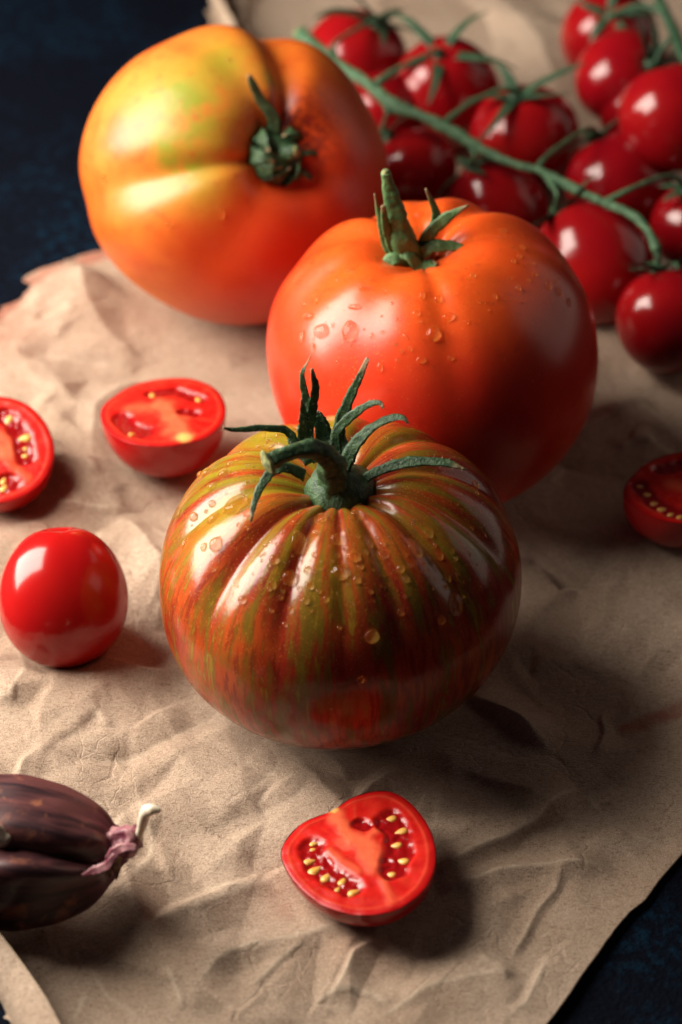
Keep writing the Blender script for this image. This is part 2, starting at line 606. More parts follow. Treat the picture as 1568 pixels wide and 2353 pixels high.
# droplets ------------------------------------------------------------
def droplet_mesh(name, irr, seed):
    bm = bmesh.new()
    bmesh.ops.create_icosphere(bm, subdivisions=4, radius=1.0)
    for v in bm.verts:
        p = v.co.copy()
        k = 1 + irr * mnoise.noise(Vector((p.x * 1.3 + seed * 5, p.y * 1.3, seed))) + irr * .5 * mnoise.noise(Vector((p.x * 3, p.y * 3 + seed, 4)))
        v.co.x *= k; v.co.y *= k
    me = bpy.data.meshes.new(name)
    bm.to_mesh(me); bm.free()
    me.polygons.foreach_set('use_smooth', [True] * len(me.polygons))
    me.materials.append(M_WATER)
    return me


DROPS = [droplet_mesh("water_droplet", i, k) for k, i in enumerate((.06, .14, .20, .34))]


def basis_on(n, down=Vector((0, -.6, -.8))):
    y = (down - n * down.dot(n))
    y.normalize()
    x = y.cross(n)
    return x, y


def add_drops(bvh, parent, lst, conv, flat=.75):
    off = root_offset(parent)
    k = 0
    for d in lst:
        x, y = conv(d[0], d[1])
        wz = d[2]
        hz = d[3] if len(d) > 3 else d[2]
        hit = bvh.ray_cast(CAM, ray(x, y))
        if hit[0] is None: continue
        p, n = hit[0], hit[1]
        if n.dot(CAM - p) < 0: n = -n
        sx, sy = px_cm(p, wz * conv.s) * .60, px_cm(p, hz * conv.s) * .60
        ax, ay = basis_on(n)
        big = max(sx, sy)
        h = flat * min(sx, sy) * (1.1 if big < .12 else 1.0 if big < .22 else .72)
        me = DROPS[0 if big < .09 else (k % 2 if big < .16 else (1 + k % 2 if big < .24 else 3))]
        o = bpy.data.objects.new("water_droplet", me)
        COL.objects.link(o)
        o.parent = parent
        R = Matrix((ax * sx, ay * sy, n * h)).transposed()
        Mx = R.to_4x4()
        Mx.translation = p - off + n * h * .12
        o.matrix_local = Mx
        k += 1


def fine_drops(bvh, parent, boxes, count, rmin, rmax, seed):
    rg = random.Random(seed)
    off = root_offset(parent)
    bm = bmesh.new()
    for _ in range(count):
        bx = rg.choice(boxes)
        x, y = rg.uniform(bx[0], bx[2]), rg.uniform(bx[1], bx[3])
        hit = bvh.ray_cast(CAM, ray(x, y))
        if hit[0] is None: continue
        p, n = hit[0], hit[1]
        if n.dot(CAM - p) < .15 * (CAM - p).length: continue
        r = rmin + (rmax - rmin) * rg.random() ** 2.5
        ax, ay = basis_on(n)
        Mx = Matrix((ax * r, ay * r * rg.uniform(.9, 1.5), n * r * .60)).transposed().to_4x4()
        Mx.translation = p - off
        bmesh.ops.create_icosphere(bm, subdivisions=2, radius=1.0, matrix=Mx)
    me = bpy.data.meshes.new("fine_droplets")
    bm.to_mesh(me); bm.free()
    me.polygons.foreach_set('use_smooth', [True] * len(me.polygons))
    me.materials.append(M_WATER)
    o = bpy.data.objects.new("fine_droplets", me)
    COL.objects.link(o)
    o.parent = parent
    o['kind'] = 'stuff'


class Conv:
    def __init__(s, x0, y0, x1, zw):
        s.k = (x1 - x0) / zw * .5744
        s.x0, s.y0, s.s = x0 * .5744, y0 * .5744, s.k

    def __call__(s, x, y): return s.x0 + x * s.k, s.y0 + y * s.k


C_STRIPE = Conv(550, 1350, 2200, 1568)
C_RED = Conv(1000, 650, 2450, 1568)
C_CALYX = Conv(850, 1400, 1950, 1568)
C_YEL = Conv(250, 50, 1650, 1568)
C_VINE = Conv(1100, 0, 2730, 1568)
C_FRONT = Conv(1000, 3000, 2000, 1568)
C_LEFT = Conv(0, 900, 1000, 1307)
C_RIGHT = Conv(2300, 1600, 2730, 1265)
C_GARLIC = Conv(0, 3000, 1100, 1568)


def sepal(parent, pts, widths, mat, hint=None, **kw):
    hint = hint if hint is not None else -FWD
    V, F, t = ribbon_mesh(pts, widths, hint, **kw)
    return mesh_obj("sepal", V, F, mat, parent, attrs=dict(along=t))


# ---- striped heirloom ------------------------------------------------
P1, A1, C1 = place(783, 1330, 418, .80, BASE)
gr = []
for deg, d, w in [(-170, .07, .12), (-136, .13, .12), (-109, .09, .09), (-88, .04, .07), (-69, .06, .09), (-45, .10, .10),
                  (-18, .12, .11), (12, .10, .12), (44, .07, .10), (74, .08, .11), (106, .07, .12), (140, .07, .11)]:
    gr.append((math.radians(deg), d, w))
V, F, at = tomato_geo(A1, C1, gr, .85, .30, 480, 190, low=.02, shape=.90, wob=.014, seed=1, reach=1.25, sharp=1.5)
Rm = axis_matrix((-.03, .02, 1))
V = V @ Rm.T
zc = settle(V, BASE - .03)
Vw = V + np.array((P1.x, P1.y, zc))
d_ = V / np.linalg.norm(V, axis=1)[:, None]
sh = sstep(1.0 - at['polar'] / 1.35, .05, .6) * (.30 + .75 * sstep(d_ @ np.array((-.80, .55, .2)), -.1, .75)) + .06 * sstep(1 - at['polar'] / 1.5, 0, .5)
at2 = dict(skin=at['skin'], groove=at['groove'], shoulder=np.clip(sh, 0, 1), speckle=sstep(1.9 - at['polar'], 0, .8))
striped = empty("heirloom_tomato", (P1.x, P1.y, BASE))
tag(striped, "ribbed red, brown and green striped tomato covered in water drops, long dark sepals", "tomato")
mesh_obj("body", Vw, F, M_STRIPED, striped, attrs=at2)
contacts.append((P1.x, P1.y, A1 * .62))
bvh1 = bvh_of(Vw, F)

topc = Vector((P1.x - .1, P1.y + .05, zc + C1 - .85))
Y0 = P1.y


def cz(pts, ys):
    """calyx crop pixels + world depth offsets from the stem -> points"""
    return [at_y(*C_CALYX(x, y), Y0 + dy) for (x, y), dy in zip(pts, ys)]


base_pt = topc + Vector((0, 0, -.05))
bx, by = 655, 790          # crop pixel of the receptacle
cal = mesh_obj("calyx", *[*tube_mesh([topc + Vector((.12, 0, -.30)), topc + Vector((.10, -.02, .05)), topc + Vector((.05, -.05, .42)), topc + Vector((.05, -.05, .75))],
                                      [.80, .88, .70, .40], 14, 28, .10, True, 3, 0)][:2], M_SEPAL, striped)
cal.data.attributes.new("along", 'FLOAT', 'POINT')
sp = [  # crop pixels, depth offsets, half widths
    ([(560, 640), (470, 540), (425, 462), (300, 445), (130, 455), (60, 445)], [.1, .35, .5, .3, .1, .0], [.20, .17, .12, .105, .075, .035], .3),
    ([(560, 640), (515, 500), (525, 400), (540, 300), (515, 150), (562, 35)], [.2, .7, .8, .85, .9, .95], [.16, .15, .14, .14, .09, .02], .6),
    ([(600, 640), (545, 490), (565, 350), (585, 220), (567, 105)], [.2, .6, .7, .75, .8], [.17, .17, .16, .14, .05], .15),
    ([(575, 640), (515, 510), (520, 390), (508, 280)], [.1, .45, .45, .4], [.15, .14, .14, .04], -.2),
    ([(640, 640), (640, 520), (610, 400), (590, 350)], [.3, .8, 1.0, 1.1], [.3, .27, .20, .10], 0),
    ([(740, 660), (742, 560), (722, 440), (765, 320), (830, 180), (890, 48)], [.3, .9, 1.1, 1.1, 1.0, .95], [.22, .20, .18, .17, .13, .07], .2),
    ([(720, 680), (705, 560), (712, 470), (780, 390), (880, 318), (950, 300), (975, 330)], [.2, .55, .65, .6, .5, .4, .3], [.2, .18, .17, .15, .11, .08, .05], -.3),
    ([(680, 800), (740, 690), (800, 570), (880, 470), (1000, 398), (1085, 390), (1115, 422)], [-.2, .0, .1, .2, .3, .2, .1], [.26, .25, .21, .18, .15, .10, .05], .35),
    ([(740, 810), (800, 790), (870, 735), (980, 680), (1150, 640), (1340, 648), (1450, 685)], [-.2, -.1, .0, .1, .1, .0, -.1], [.22, .18, .14, .17, .18, .13, .03], .2),
    ([(520, 720), (420, 672), (335, 700), (272, 790), (236, 890), (220, 980)], [-.5, -.7, -.85, -1.2, -1.5, -1.75], [.2, .16, .15, .12, .09, .03], -.2),
]
for i, (pts, ys, wd, tw) in enumerate(sp):
    sepal(cal, cz(pts, ys), [q * .76 for q in wd], M_SEPAL, hint=(-FWD + Vector((random.uniform(-.4, .4), 0, .35))), twist=tw, seed=i + 1, fold=.30, rough=.34, th=.04)
sp_ = cz([(315, 640), (390, 605), (500, 570), (600, 568), (668, 625), (690, 720), (680, 830)], [-1.3, -1.15, -.95, -.7, -.5, -.3, -.1])
V_, F_, t_ = tube_mesh(sp_, [.215, .185, .195, .23, .26, .34, .50], 60, 28, .26, True, 5, 5)
stem = mesh_obj("stem", V_, F_, M_SEPAL, striped, attrs=dict(along=t_ * .8))
dirc = (sp_[0] - sp_[1]).normalized()
V_, F_, t_ = tube_mesh([sp_[0] - dirc * .05, sp_[0] + dirc * .04, sp_[0] + dirc * .09], [.235, .275, .17], 10, 24, .6, True, 8)
mesh_obj("cut_end", V_, F_, M_CUT, stem)

drops = [(215, 682, 30), (290, 690, 36, 46), (285, 632, 24), (285, 570, 30), (262, 662, 14), (372, 640, 78, 92), (300, 787, 46, 52), (253, 797, 22, 30), (182, 783, 20, 36),
         (162, 672, 20, 32), (385, 712, 15), (289, 881, 18), (290, 850, 8), (307, 850, 8), (207, 715, 8), (488, 790, 16), (520, 845, 34), (617, 785, 48, 80),
         (578, 915, 46, 52), (690, 692, 84, 46), (600, 705, 26, 18), (758, 770, 42), (822, 835, 48, 38), (775, 893, 62, 50), (883, 787, 24), (935, 827, 42, 26), (835, 680, 46, 50),
         (1057, 805, 46, 70), (1103, 747, 36, 28), (648, 885, 28), (657, 945, 26), (640, 1000, 26), (545, 988, 18), (585, 1035, 20, 28), (400, 997, 32, 28), (513, 940, 28),
         (617, 955, 18), (690, 965, 18), (835, 920, 28), (717, 995, 22), (795, 935, 12), (675, 745, 22), (1000, 880, 28), (1020, 917, 26), (895, 885, 12), (925, 945, 10),
         (960, 940, 12), (1000, 1045, 24), (1210, 1018, 52, 76), (1150, 832, 22), (1210, 840, 14), (1180, 913, 20), (1155, 1075, 28), (1285, 560, 22, 30), (1292, 592, 12),
         (560, 860, 10), (590, 830, 10), (470, 920, 12), (497, 885, 8), (440, 900, 8), (530, 785, 12), (410, 675, 14), (357, 765, 8), (890, 1135, 46), (850, 1300, 26),
         (735, 1408, 14), (265, 515, 42, 36), (330, 520, 44, 38), (350, 487, 26), (300, 455, 30), (380, 470, 16), (400, 440, 20), (240, 522, 24), (370, 520, 18), (420, 490, 14),
         (460, 420, 18), (500, 395, 22), (535, 375, 22), (1015, 985, 14), (940, 905, 12), (870, 950, 10), (660, 1040, 12), (470, 830, 12), (610, 880, 12), (700, 880, 14),
         (740, 850, 14), (840, 760, 14), (790, 810, 12), (910, 760, 12), (1130, 790, 14), (1090, 860, 14), (1240, 985, 14), (1175, 950, 12), (985, 960, 12)]
rgd = random.Random(5)
for _ in range(34):
    drops.append((rgd.gauss(640, 190), rgd.gauss(850, 110), rgd.uniform(9, 20)))
add_drops(bvh1, striped, drops, C_STRIPE)
fine_drops(bvh1, striped, [(400, 1080, 1000, 1400), (560, 1150, 900, 1420), (480, 1000, 700, 1100), (880, 1150, 1150, 1350), (820, 960, 1120, 1100)], 520, .014, .050, 3)

def fuzz(parent, count, seed, length=.075):
    rg = random.Random(seed)
    V, F = [], []
    off = root_offset(parent)
    for ch in list(parent.children):
        if ch.name.split('.')[0] != 'sepal': continue
        co = root_offset(ch)
        vs = ch.data.vertices
        for _ in range(count):
            v = rg.choice(vs)
            p = v.co + co - off
            d = (v.normal + Vector((rg.gauss(0, .5), rg.gauss(0, .5), rg.gauss(0, .5)))).normalized()
            e = p + d * length * rg.uniform(.5, 1.4) + Vector((0, 0, -.012))
            s1 = d.orthogonal().normalized() * .0045
            s2 = d.cross(s1)
            k = len(V)
            V += [tuple(p + s1), tuple(p - s1 * .5 + s2 * .87), tuple(p - s1 * .5 - s2 * .87), tuple(e)]
            F += [(k, k + 1, k + 3), (k + 1, k + 2, k + 3), (k + 2, k, k + 3)]
    o = mesh_obj("hair", V, F, M_HAIR, parent, local=True)
    o['kind'] = 'stuff'


fuzz(cal, 45, 4)

# ---- big red tomato --------------------------------------------------
P2, A2, C2 = place(995, 818, 379, .90, BASE)
gr = [(math.radians(a), d, w) for a, d, w in [(-165, .06, .26), (-120, .035, .25), (-80, .045, .14), (-30, .05, .28), (14, .075, .22), (52, .11, .20), (88, .05, .2), (118, .12, .20), (155, .07, .24)]]
V, F, at = tomato_geo(A2, C2, gr, .95, .28, 300, 150, low=.05, shape=.88, wob=.016, seed=2, reach=1.25, sharp=2.0)
Rm = axis_matrix((-.11, .02, 1))
V = V @ Rm.T
zc2 = settle(V, BASE - .03)
Vw = V + np.array((P2.x, P2.y, zc2))
at2 = dict(skin=at['skin'], shoulder=sstep(1.35 - at['polar'], 0, 1.0) * .9)
redt = empty("beefsteak_tomato", (P2.x, P2.y, BASE))
tag(redt, "large smooth orange red tomato with thick upright green stem and water drops", "tomato")
mesh_obj("body", Vw, F, M_RED, redt, attrs=at2)
contacts.append((P2.x, P2.y, A2 * .6))
bvh2 = bvh_of(Vw, F)
h = bvh2.ray_cast(CAM, ray(945, 610))
YB = h[0].y + .25


def rz(pts, ys): return [at_y(*C_RED(x, y), YB + dy) for (x, y), dy in zip(pts, ys)]


cb = rz([(700, 470), (700, 430), (690, 400)], [.1, .05, .05])
V_, F_, t_ = tube_mesh([cb[0] + Vector((0, .1, -.35)), cb[0], cb[2]], [.62, .52, .30], 10, 22, .15, True, 9)
cal2 = mesh_obj("calyx", V_, F_, M_SEPAL_LIGHT, redt, attrs=dict(along=t_ * .5))
V_, F_, t_ = tube_mesh(rz([(588, 42), (600, 110), (625, 200), (650, 300), (690, 400)], [.1, .1, .05, .0, .0]), [.12, .18, .27, .34, .37], 44, 28, .20, True, 2, 4)
stem2 = mesh_obj("stem", V_, F_, M_SEPAL_LIGHT, redt, attrs=dict(along=t_ * .8))
e0 = rz([(588, 46), (586, 34)], [.1, .1])
V_, F_, t_ = tube_mesh([e0[0], e0[1]], [.125, .09], 5, 14, .2, True, 4)
mesh_obj("cut_end", V_, F_, M_CUT, stem2)
for i, (pts, ys, wd, tw) in enumerate([
    ([(640, 440), (595, 370), (568, 270), (540, 135)], [0, .0, -.1, -.15], [.12, .11, .09, .02], .3),
    ([(650, 440), (610, 360), (585, 260), (577, 185)], [-.1, -.2, -.25, -.3], [.13, .12, .11, .06], 0),
    ([(720, 420), (770, 330), (808, 230), (762, 112)], [.2, .3, .35, .4], [.16, .16, .13, .03], .2),
    ([(720, 420), (770, 320), (850, 240), (945, 185)], [.1, .1, .1, .0], [.18, .17, .15, .03], -.2),
    ([(710, 420), (780, 370), (870, 362), (968, 378)], [-.1, -.1, -.1, -.2], [.18, .17, .14, .02], .2),
    ([(650, 400), (690, 405), (735, 455), (790, 445), (805, 430)], [-.30, -.35, -.42, -.40, -.36], [.10, .17, .19, .16, .10], .8),
    ([(690, 430), (640, 415), (600, 440), (625, 490), (700, 480), (745, 470)], [-.25, -.35, -.40, -.40, -.45, -.5], [.15, .18, .19, .17, .16, .08], -.4),
]):
    sepal(cal2, rz(pts, ys), wd, M_SEPAL_LIGHT, twist=tw, seed=i + 21, fold=.3, th=.07, rough=.2)
drops = [(310, 730, 70, 55), (230, 755, 24, 46), (275, 800, 20, 32), (435, 735, 58, 80), (255, 665, 60, 30), (240, 615, 26, 18), (295, 600, 24), (495, 545, 45, 20), (455, 625, 52, 22),
         (745, 575, 20, 34), (815, 592, 32), (720, 652, 30, 24), (860, 668, 46, 36), (795, 742, 50, 56), (740, 855, 38, 26), (870, 845, 26, 18), (563, 885, 24, 36), (530, 750, 16, 22),
         (575, 735, 14), (670, 750, 12, 26), (655, 815, 18), (695, 808, 15, 20), (965, 490, 22), (1290, 530, 26, 38), (1335, 557, 26, 36), (1380, 605, 18, 34), (1180, 370, 26, 18),
         (1165, 405, 26, 16), (1140, 427, 18), (1095, 297, 36, 16), (745, 228, 60, 36), (720, 290, 32, 24), (435, 465, 42, 26), (420, 510, 22), (380, 515, 18), (210, 517, 34, 18),
         (1235, 485, 18), (1160, 545, 22), (1060, 580, 20), (350, 310, 30, 16), (415, 265, 34, 16), (440, 240, 26, 12), (270, 435, 30, 16), (530, 510, 30, 18), (900, 270, 30, 14),
         (920, 235, 26, 14), (1225, 440, 14), (1205, 510, 14), (1320, 515, 14), (940, 690, 14), (640, 680, 14), (590, 560, 14), (1070, 330, 20, 12), (1030, 640, 12)]
add_drops(bvh2, redt, drops, C_RED)
fine_drops(bvh2, redt, [(700, 560, 1000, 850), (650, 480, 900, 640), (980, 540, 1300, 700)], 200, .018, .055, 5)

# ---- yellow orange tomato ---------------------------------------------
P3, A3, C3 = place(543, 432, 357, .84, BASE)
ax3 = np.array((.40, -.66, .62)); ax3 /= np.linalg.norm(ax3)
V, F, at = tomato_geo(A3, C3, [(math.radians(a), d, w) for a, d, w in
                               [(-167, .12, .17), (-118, .05, .28), (-62, .04, .3), (-15, .05, .3), (30, .03, .3), (84, .19, .19), (118, .05, .22)]],
                      1.0, .27, 300, 150, low=.16, shape=.90, wob=.02, seed=4, reach=1.9, sharp=1.9)
# spin so that groove angles are measured in the picture: 0 = right, 90 = up
zl = Vector(ax3)
xl = (RGT - zl * RGT.dot(zl)).normalized()
yl = zl.cross(xl)
Rm = np.array((xl, yl, zl)).T
V = V * np.array((1.0, .955, 1.0))
V = V @ Rm.T
zc3 = settle(V, BASE - .03)
Vw = V + np.array((P3.x, P3.y, zc3))
d_ = V / np.linalg.norm(V, axis=1)[:, None]
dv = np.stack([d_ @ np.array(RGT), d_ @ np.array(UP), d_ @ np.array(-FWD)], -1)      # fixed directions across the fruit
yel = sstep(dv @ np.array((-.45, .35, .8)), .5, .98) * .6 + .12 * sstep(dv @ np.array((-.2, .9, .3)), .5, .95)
gx = lambda v, w: np.exp(-((dv - np.array(v) / np.linalg.norm(v)) ** 2).sum(1) / w ** 2)
grn = .75 * gx((-.42, .38, .82), .18) + .5 * gx((-.42, .18, .9), .12) + 1.4 * gx((-.36, .0, .93), .11) + .85 * gx((-.25, .28, .93), .34) + .70 * gx((-.05, .7, .7), .22) + .5 * gx((-.2, -.2, .95), .2) + .7 * gx((.30, .58, .75), .08)
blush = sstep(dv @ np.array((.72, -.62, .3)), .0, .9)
scar = gx((.52, .22, .85), .30) * 1.3 + .9 * gx((.30, -.02, .95), .14)
at2 = dict(yellow=np.clip(yel, 0, 1), green=np.clip(grn, 0, 1), blush=blush, scar=np.clip(scar, 0, 1))
yelt = empty("ribbed_tomato", (P3.x, P3.y, BASE))
tag(yelt, "large yellow orange ribbed tomato tipped on its side with a shrivelled dark calyx", "tomato")
mesh_obj("body", Vw, F, M_YEL, yelt, attrs=at2)
contacts.append((P3.x, P3.y, A3 * .6))
bvh3 = bvh_of(Vw, F)
AX3 = Vector(ax3)
cc = Vector(Vw.reshape(150, 300, 3)[0].mean(0)) + AX3 * .05
ux, uy = xl, yl
V_, F_, t_ = tube_mesh([cc - AX3 * .2, cc + AX3 * .25, cc + AX3 * .55, cc + AX3 * .72], [.72, .70, .50, .22], 16, 26, .28, True, 6)
cal3 = mesh_obj("calyx", V_, F_, M_SEPAL, yelt, attrs=dict(along=t_ * .6))
V_, F_, t_ = tube_mesh([cc + AX3 * .4, cc + AX3 * .8 + ux * .12, cc + AX3 * 1.0 + ux * .25], [.28, .24, .20], 14, 14, .15, True, 6)
stem3 = mesh_obj("stem", V_, F_, M_SEPAL, yelt, attrs=dict(along=t_ * .6))
V_, F_, t_ = tube_mesh([cc + AX3 * 1.0 + ux * .25, cc + AX3 * 1.05 + ux * .28], [.19, .15], 5, 14, .3, True, 6)
mesh_obj("cut_end", V_, F_, M_CUT, stem3)
for i in range(9):
    a = math.radians(15 + i * 40 + random.uniform(-10, 10))
    r = ux * math.cos(a) + uy * math.sin(a)
    tq = uy * math.cos(a) - ux * math.sin(a)
    pts = [cc + r * .40 + AX3 * .15, cc + r * .74 + AX3 * .40, cc + r * .62 + AX3 * .74 + tq * .15, cc + r * .30 + AX3 * .80 + tq * .30]
    if i == 2:
        pts = [cc + r * .3 + AX3 * .2] + [at_y(x, y, cc.y + dy) for x, y, dy in ((628, 272, .2), (598, 228, .3), (580, 190, .35), (572, 172, .35))]
        sepal(cal3, pts, [.17, .17, .13, .11, .05], M_SEPAL, seed=40, fold=.3, th=.06)
        continue
    if i in (0, 8):
        pts = [cc + r * .4 + AX3 * .15, cc + r * .85 + AX3 * .45, cc + r * 1.2 + AX3 * .38, cc + r * 1.35 + tq * .2 + AX3 * .15]
        sepal(cal3, pts, [.10, .08, .05, .02], M_SEPAL, hint=AX3, seed=50 + i, fold=.3, th=.04)
        continue
    sepal(cal3, pts, [.26, .25, .19, .07], M_SEPAL, hint=r + AX3 * .3, seed=30 + i, fold=.3, th=.06, twist=random.uniform(-.4, .4), rough=.25)
add_drops(bvh3, yelt, [(745, 215, 28, 18), (985, 245, 30, 20), (475, 950, 22), (190, 740, 24, 30), (710, 905, 24, 50), (105, 690, 16, 24)], C_YEL)

# ------------------------------------------------------------------ cherry tomatoes on the vine
CH_V, CH_F, _a = tomato_geo(1.0, 1.0, [(.4, .02, .4), (2.6, .025, .4), (4.4, .02, .4)], .09, .22, 72, 44, low=.1, shape=.97, wob=.012, seed=5)
CHERRY_ME = []
for k in range(3):
    kz = (1.0, 1.10, .94)[k]
    me = bpy.data.meshes.new("body")
    V = CH_V * np.array((1, 1, kz)) * (1 + .028 * np.sin(CH_V[:, :1] * 2.1 + k * 2) + .02 * np.sin(CH_V[:, 2:] * 2.6 + k * 3))
    me.from_pydata(V.tolist(), [], CH_F)
    me.polygons.foreach_set('use_smooth', [True] * len(me.polygons))
    me.materials.append(M_CHERRY_DIM)
    CHERRY_ME.append(me)


def sphere_hit(c, R, px, py):
    d = ray(px, py)
    m = CAM - c
    b = m.dot(d); q = m.dot(m) - R * R
    disc = b * b - q
    if disc < 0: p = CAM + d * (-b)
    else: p = CAM + d * (-b - math.sqrt(disc))
    return (p - c).normalized()


VINE_GROUP = "cherry tomatoes lying on their vines"
cherry_info = {}


def cherry(key, px, py, hw, calpx, label, dz=0.0, variant=0, sep=5, reach=1.0, seed=0, group=VINE_GROUP, contact=True):
    p, R, _ = place(px, py, hw * (1.05 if group else 1.0), 1.0, BASE - .02 + dz)
    ax = sphere_hit(p, R, *calpx) if calpx else Vector((random.uniform(-.3, .3), .5, .8)).normalized()
    o = empty("cherry_tomato", (p.x, p.y, p.z))
    o.rotation_mode = 'QUATERNION'
    o.rotation_quaternion = Vector((0, 0, 1)).rotation_difference(ax)
    tag(o, label, "tomato", group)
    b = bpy.data.objects.new("body", CHERRY_ME[variant])
    COL.objects.link(b)
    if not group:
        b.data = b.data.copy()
        b.data.materials[0] = M_CHERRY_LIT
    b.parent = o
    b.scale = (R, R, R)
    b.rotation_euler = (0, 0, seed)
    if dz == 0 and contact: contacts.append((p.x, p.y, R * .5))
    cherry_info[key] = (p, R, ax)
    if sep:
        rg = random.Random(seed * 7 + 3)
        V_, F_, t_ = tube_mesh([(0, 0, R * .86), (0, 0, R * .96), (0, 0, R * 1.08)], [R * .19, R * .16, R * .10], 6, 12, .1, True, 2)
        c = mesh_obj("calyx", V_, F_, M_VINE_CALYX, o, attrs=dict(along=t_ * .5), local=True)
        for j in range(sep):
            a = j * 2 * math.pi / sep + rg.uniform(-.3, .3) + seed
            r = Vector((math.cos(a), math.sin(a), 0))
            t = Vector((-r.y, r.x, 0)) * rg.uniform(-.35, .35)
            L = R * reach * rg.uniform(.75, 1.25)
            lift = rg.uniform(.05, .5)
            pts = [Vector((0, 0, R * .97)) + r * R * .05, Vector((0, 0, R * (1.03 + .1 * lift))) + r * L * .35 + t * L * .1,
                   Vector((0, 0, R * (1.0 + .35 * lift))) + r * L * .7 + t * L * .35, Vector((0, 0, R * (.86 + .75 * lift))) + r * L * 1.0 + t * L * .9]
            V_, F_, t_ = ribbon_mesh(pts, [R * .10, R * .10, R * .07, R * .015], (0, 0, 1), .03, 12, .3, rg.uniform(-.5, .5), seed + j, .15)
            mesh_obj("sepal", V_, F_, M_VINE_CALYX, c, attrs=dict(along=t_), local=True)
    return o


cherry('c1', 812, 150, 118, (868, 52), "cherry tomato at the cut end of the vine, behind the yellow orange tomato", seed=1, reach=1.1)
cherry('c2', 1022, 212, 119, (1010, 128), "cherry tomato with star calyx, second from the cut end of the vine", seed=2, variant=1, reach=1.15)
cherry('c3', 1210, 322, 120, (1185, 222), "cherry tomato below the bare paper, its curled calyx standing on top", seed=3, reach=1.15)
cherry('c4', 948, 398, 100, (885, 305), "dark shaded cherry tomato wedged between the two biggest tomatoes", seed=4, variant=2, reach=.6)
cherry('c15', 880, 262, 96, None, "half hidden cherry tomato under the vine beside the yellow orange tomato", seed=5, sep=0)
cherry('c5', 1146, 478, 106, (1088, 388), "shaded cherry tomato directly behind the large orange red tomato", seed=6, variant=1, reach=.9)
cherry('c6', 1420, 430, 118, (1372, 315), "cherry tomato under the middle of the vine with one sepal hanging over its shine", seed=7, reach=.9)
cherry('c7', 1362, 602, 124, (1276, 486), "cherry tomato touching the right shoulder of the large orange red tomato", seed=8, variant=1, reach=.9)
cherry('c8', 1540, 738, 116, (1512, 612), "lowest cherry tomato at the end of the vine, standing on dim paper", seed=9, reach=1.0)
cherry('c9', 1596, 520, 100, (1580, 440), "cherry tomato cut off by the photo edge between the vine end and the upper cluster", seed=10, variant=2, reach=.6)
UPG = "cherry tomatoes piled in the top right corner"
cherry('c10', 1545, 272, 118, None, "bright cherry tomato on top of the corner pile with the largest shine", dz=1.9, seed=11, sep=0, group=UPG)
cherry('c11', 1478, 262, 98, None, "cherry tomato mostly hidden behind the brightest one of the corner pile", dz=.35, seed=12, sep=0, group=UPG)
cherry('c12', 1428, 180, 106, (1500, 148), "middle cherry tomato on the outer edge of the corner pile", dz=.9, seed=13, group=UPG, reach=.9)
cherry('c13', 1402, 84, 106, (1404, 38), "farthest cherry tomato of the corner pile, a green sepal curling up from it", dz=.25, seed=14, group=UPG, variant=1, reach=.9)
cherry('single', 143, 1369, 147, None, "single whole cherry tomato without a calyx on lit paper, left of the striped tomato", seed=15, sep=0, variant=1, group=None)

# ---- the vine ---------------------------------------------------------
vine_px = [(690, 78, 4.1), (760, 138, 4.0), (840, 190, 3.9), (900, 240, 3.8), (970, 266, 3.75), (1050, 308, 3.7), (1110, 345, 3.7), (1180, 376, 3.7), (1240, 392, 3.7),
           (1310, 428, 3.7), (1390, 466, 3.75), (1450, 492, 3.8), (1492, 534, 3.7), (1510, 575, 3.5)]
vp = [at_z(x, y, z) for x, y, z in vine_px]
vine = empty("tomato_vine", (vp[6].x, vp[6].y, BASE))
tag(vine, "long thick green tomato vine lying over the row of cherry tomatoes", "vine")
V_, F_, t_ = tube_mesh(vp, [.23, .22, .15, .23, .14, .19, .13, .115, .11, .15, .105, .13, .11, .15], 150, 18, .30, True, 12)
ms = mesh_obj("main_stem", V_, F_, M_VINE, vine, attrs=dict(along=t_))
dd = (vp[0] - vp[1]).normalized()
V_, F_, t_ = tube_mesh([vp[0] - dd * .02, vp[0] + dd * .06], [.245, .225], 5, 14, .1, True, 3)
mesh_obj("cut_end", V_, F_, M_CUT, ms)


def top_of(k, f=1.06):
    p, R, ax = cherry_info[k]
    return p + ax * R * f


def pedicel(start_px, z0, mids, key, r0=.11, r1=.075):
    a = at_z(start_px[0], start_px[1], z0)
    e = top_of(key)
    pts = [a] + [at_z(*m) for m in mids] + [e + (e - cherry_info[key][0]).normalized() * .12, e]
    V_, F_, t_ = tube_mesh(pts, [r0, r1 * .85, r1 * .85, r1 * 1.45, r1 * .8], 34, 12, .28, True, 7)
    mesh_obj("pedicel", V_, F_, M_VINE, vine, attrs=dict(along=t_))


pedicel((772, 146), 3.95, [(770, 100, 4.0), (830, 62, 3.7)], 'c1', .14)
pedicel((868, 190), 3.85, [(925, 152, 3.9), (980, 128, 3.8)], 'c2', .13)
pedicel((1012, 290), 3.72, [(1080, 238, 3.8), (1150, 206, 3.8)], 'c3', .12)
pedicel((895, 240), 3.75, [(888, 268, 3.6)], 'c4', .15)
pedicel((1085, 332), 3.65, [(1092, 362, 3.5)], 'c5', .13)
pedicel((1232, 390), 3.7, [(1265, 352, 3.8), (1338, 302, 3.7)], 'c6', .11)
pedicel((1262, 408), 3.65, [(1280, 448, 3.6)], 'c7', .16)
pedicel((1508, 570), 3.5, [(1512, 592, 3.3)], 'c8', .16)
pedicel((1392, 464), 3.75, [(1460, 430, 3.9), (1535, 404, 3.7)], 'c9', .10)
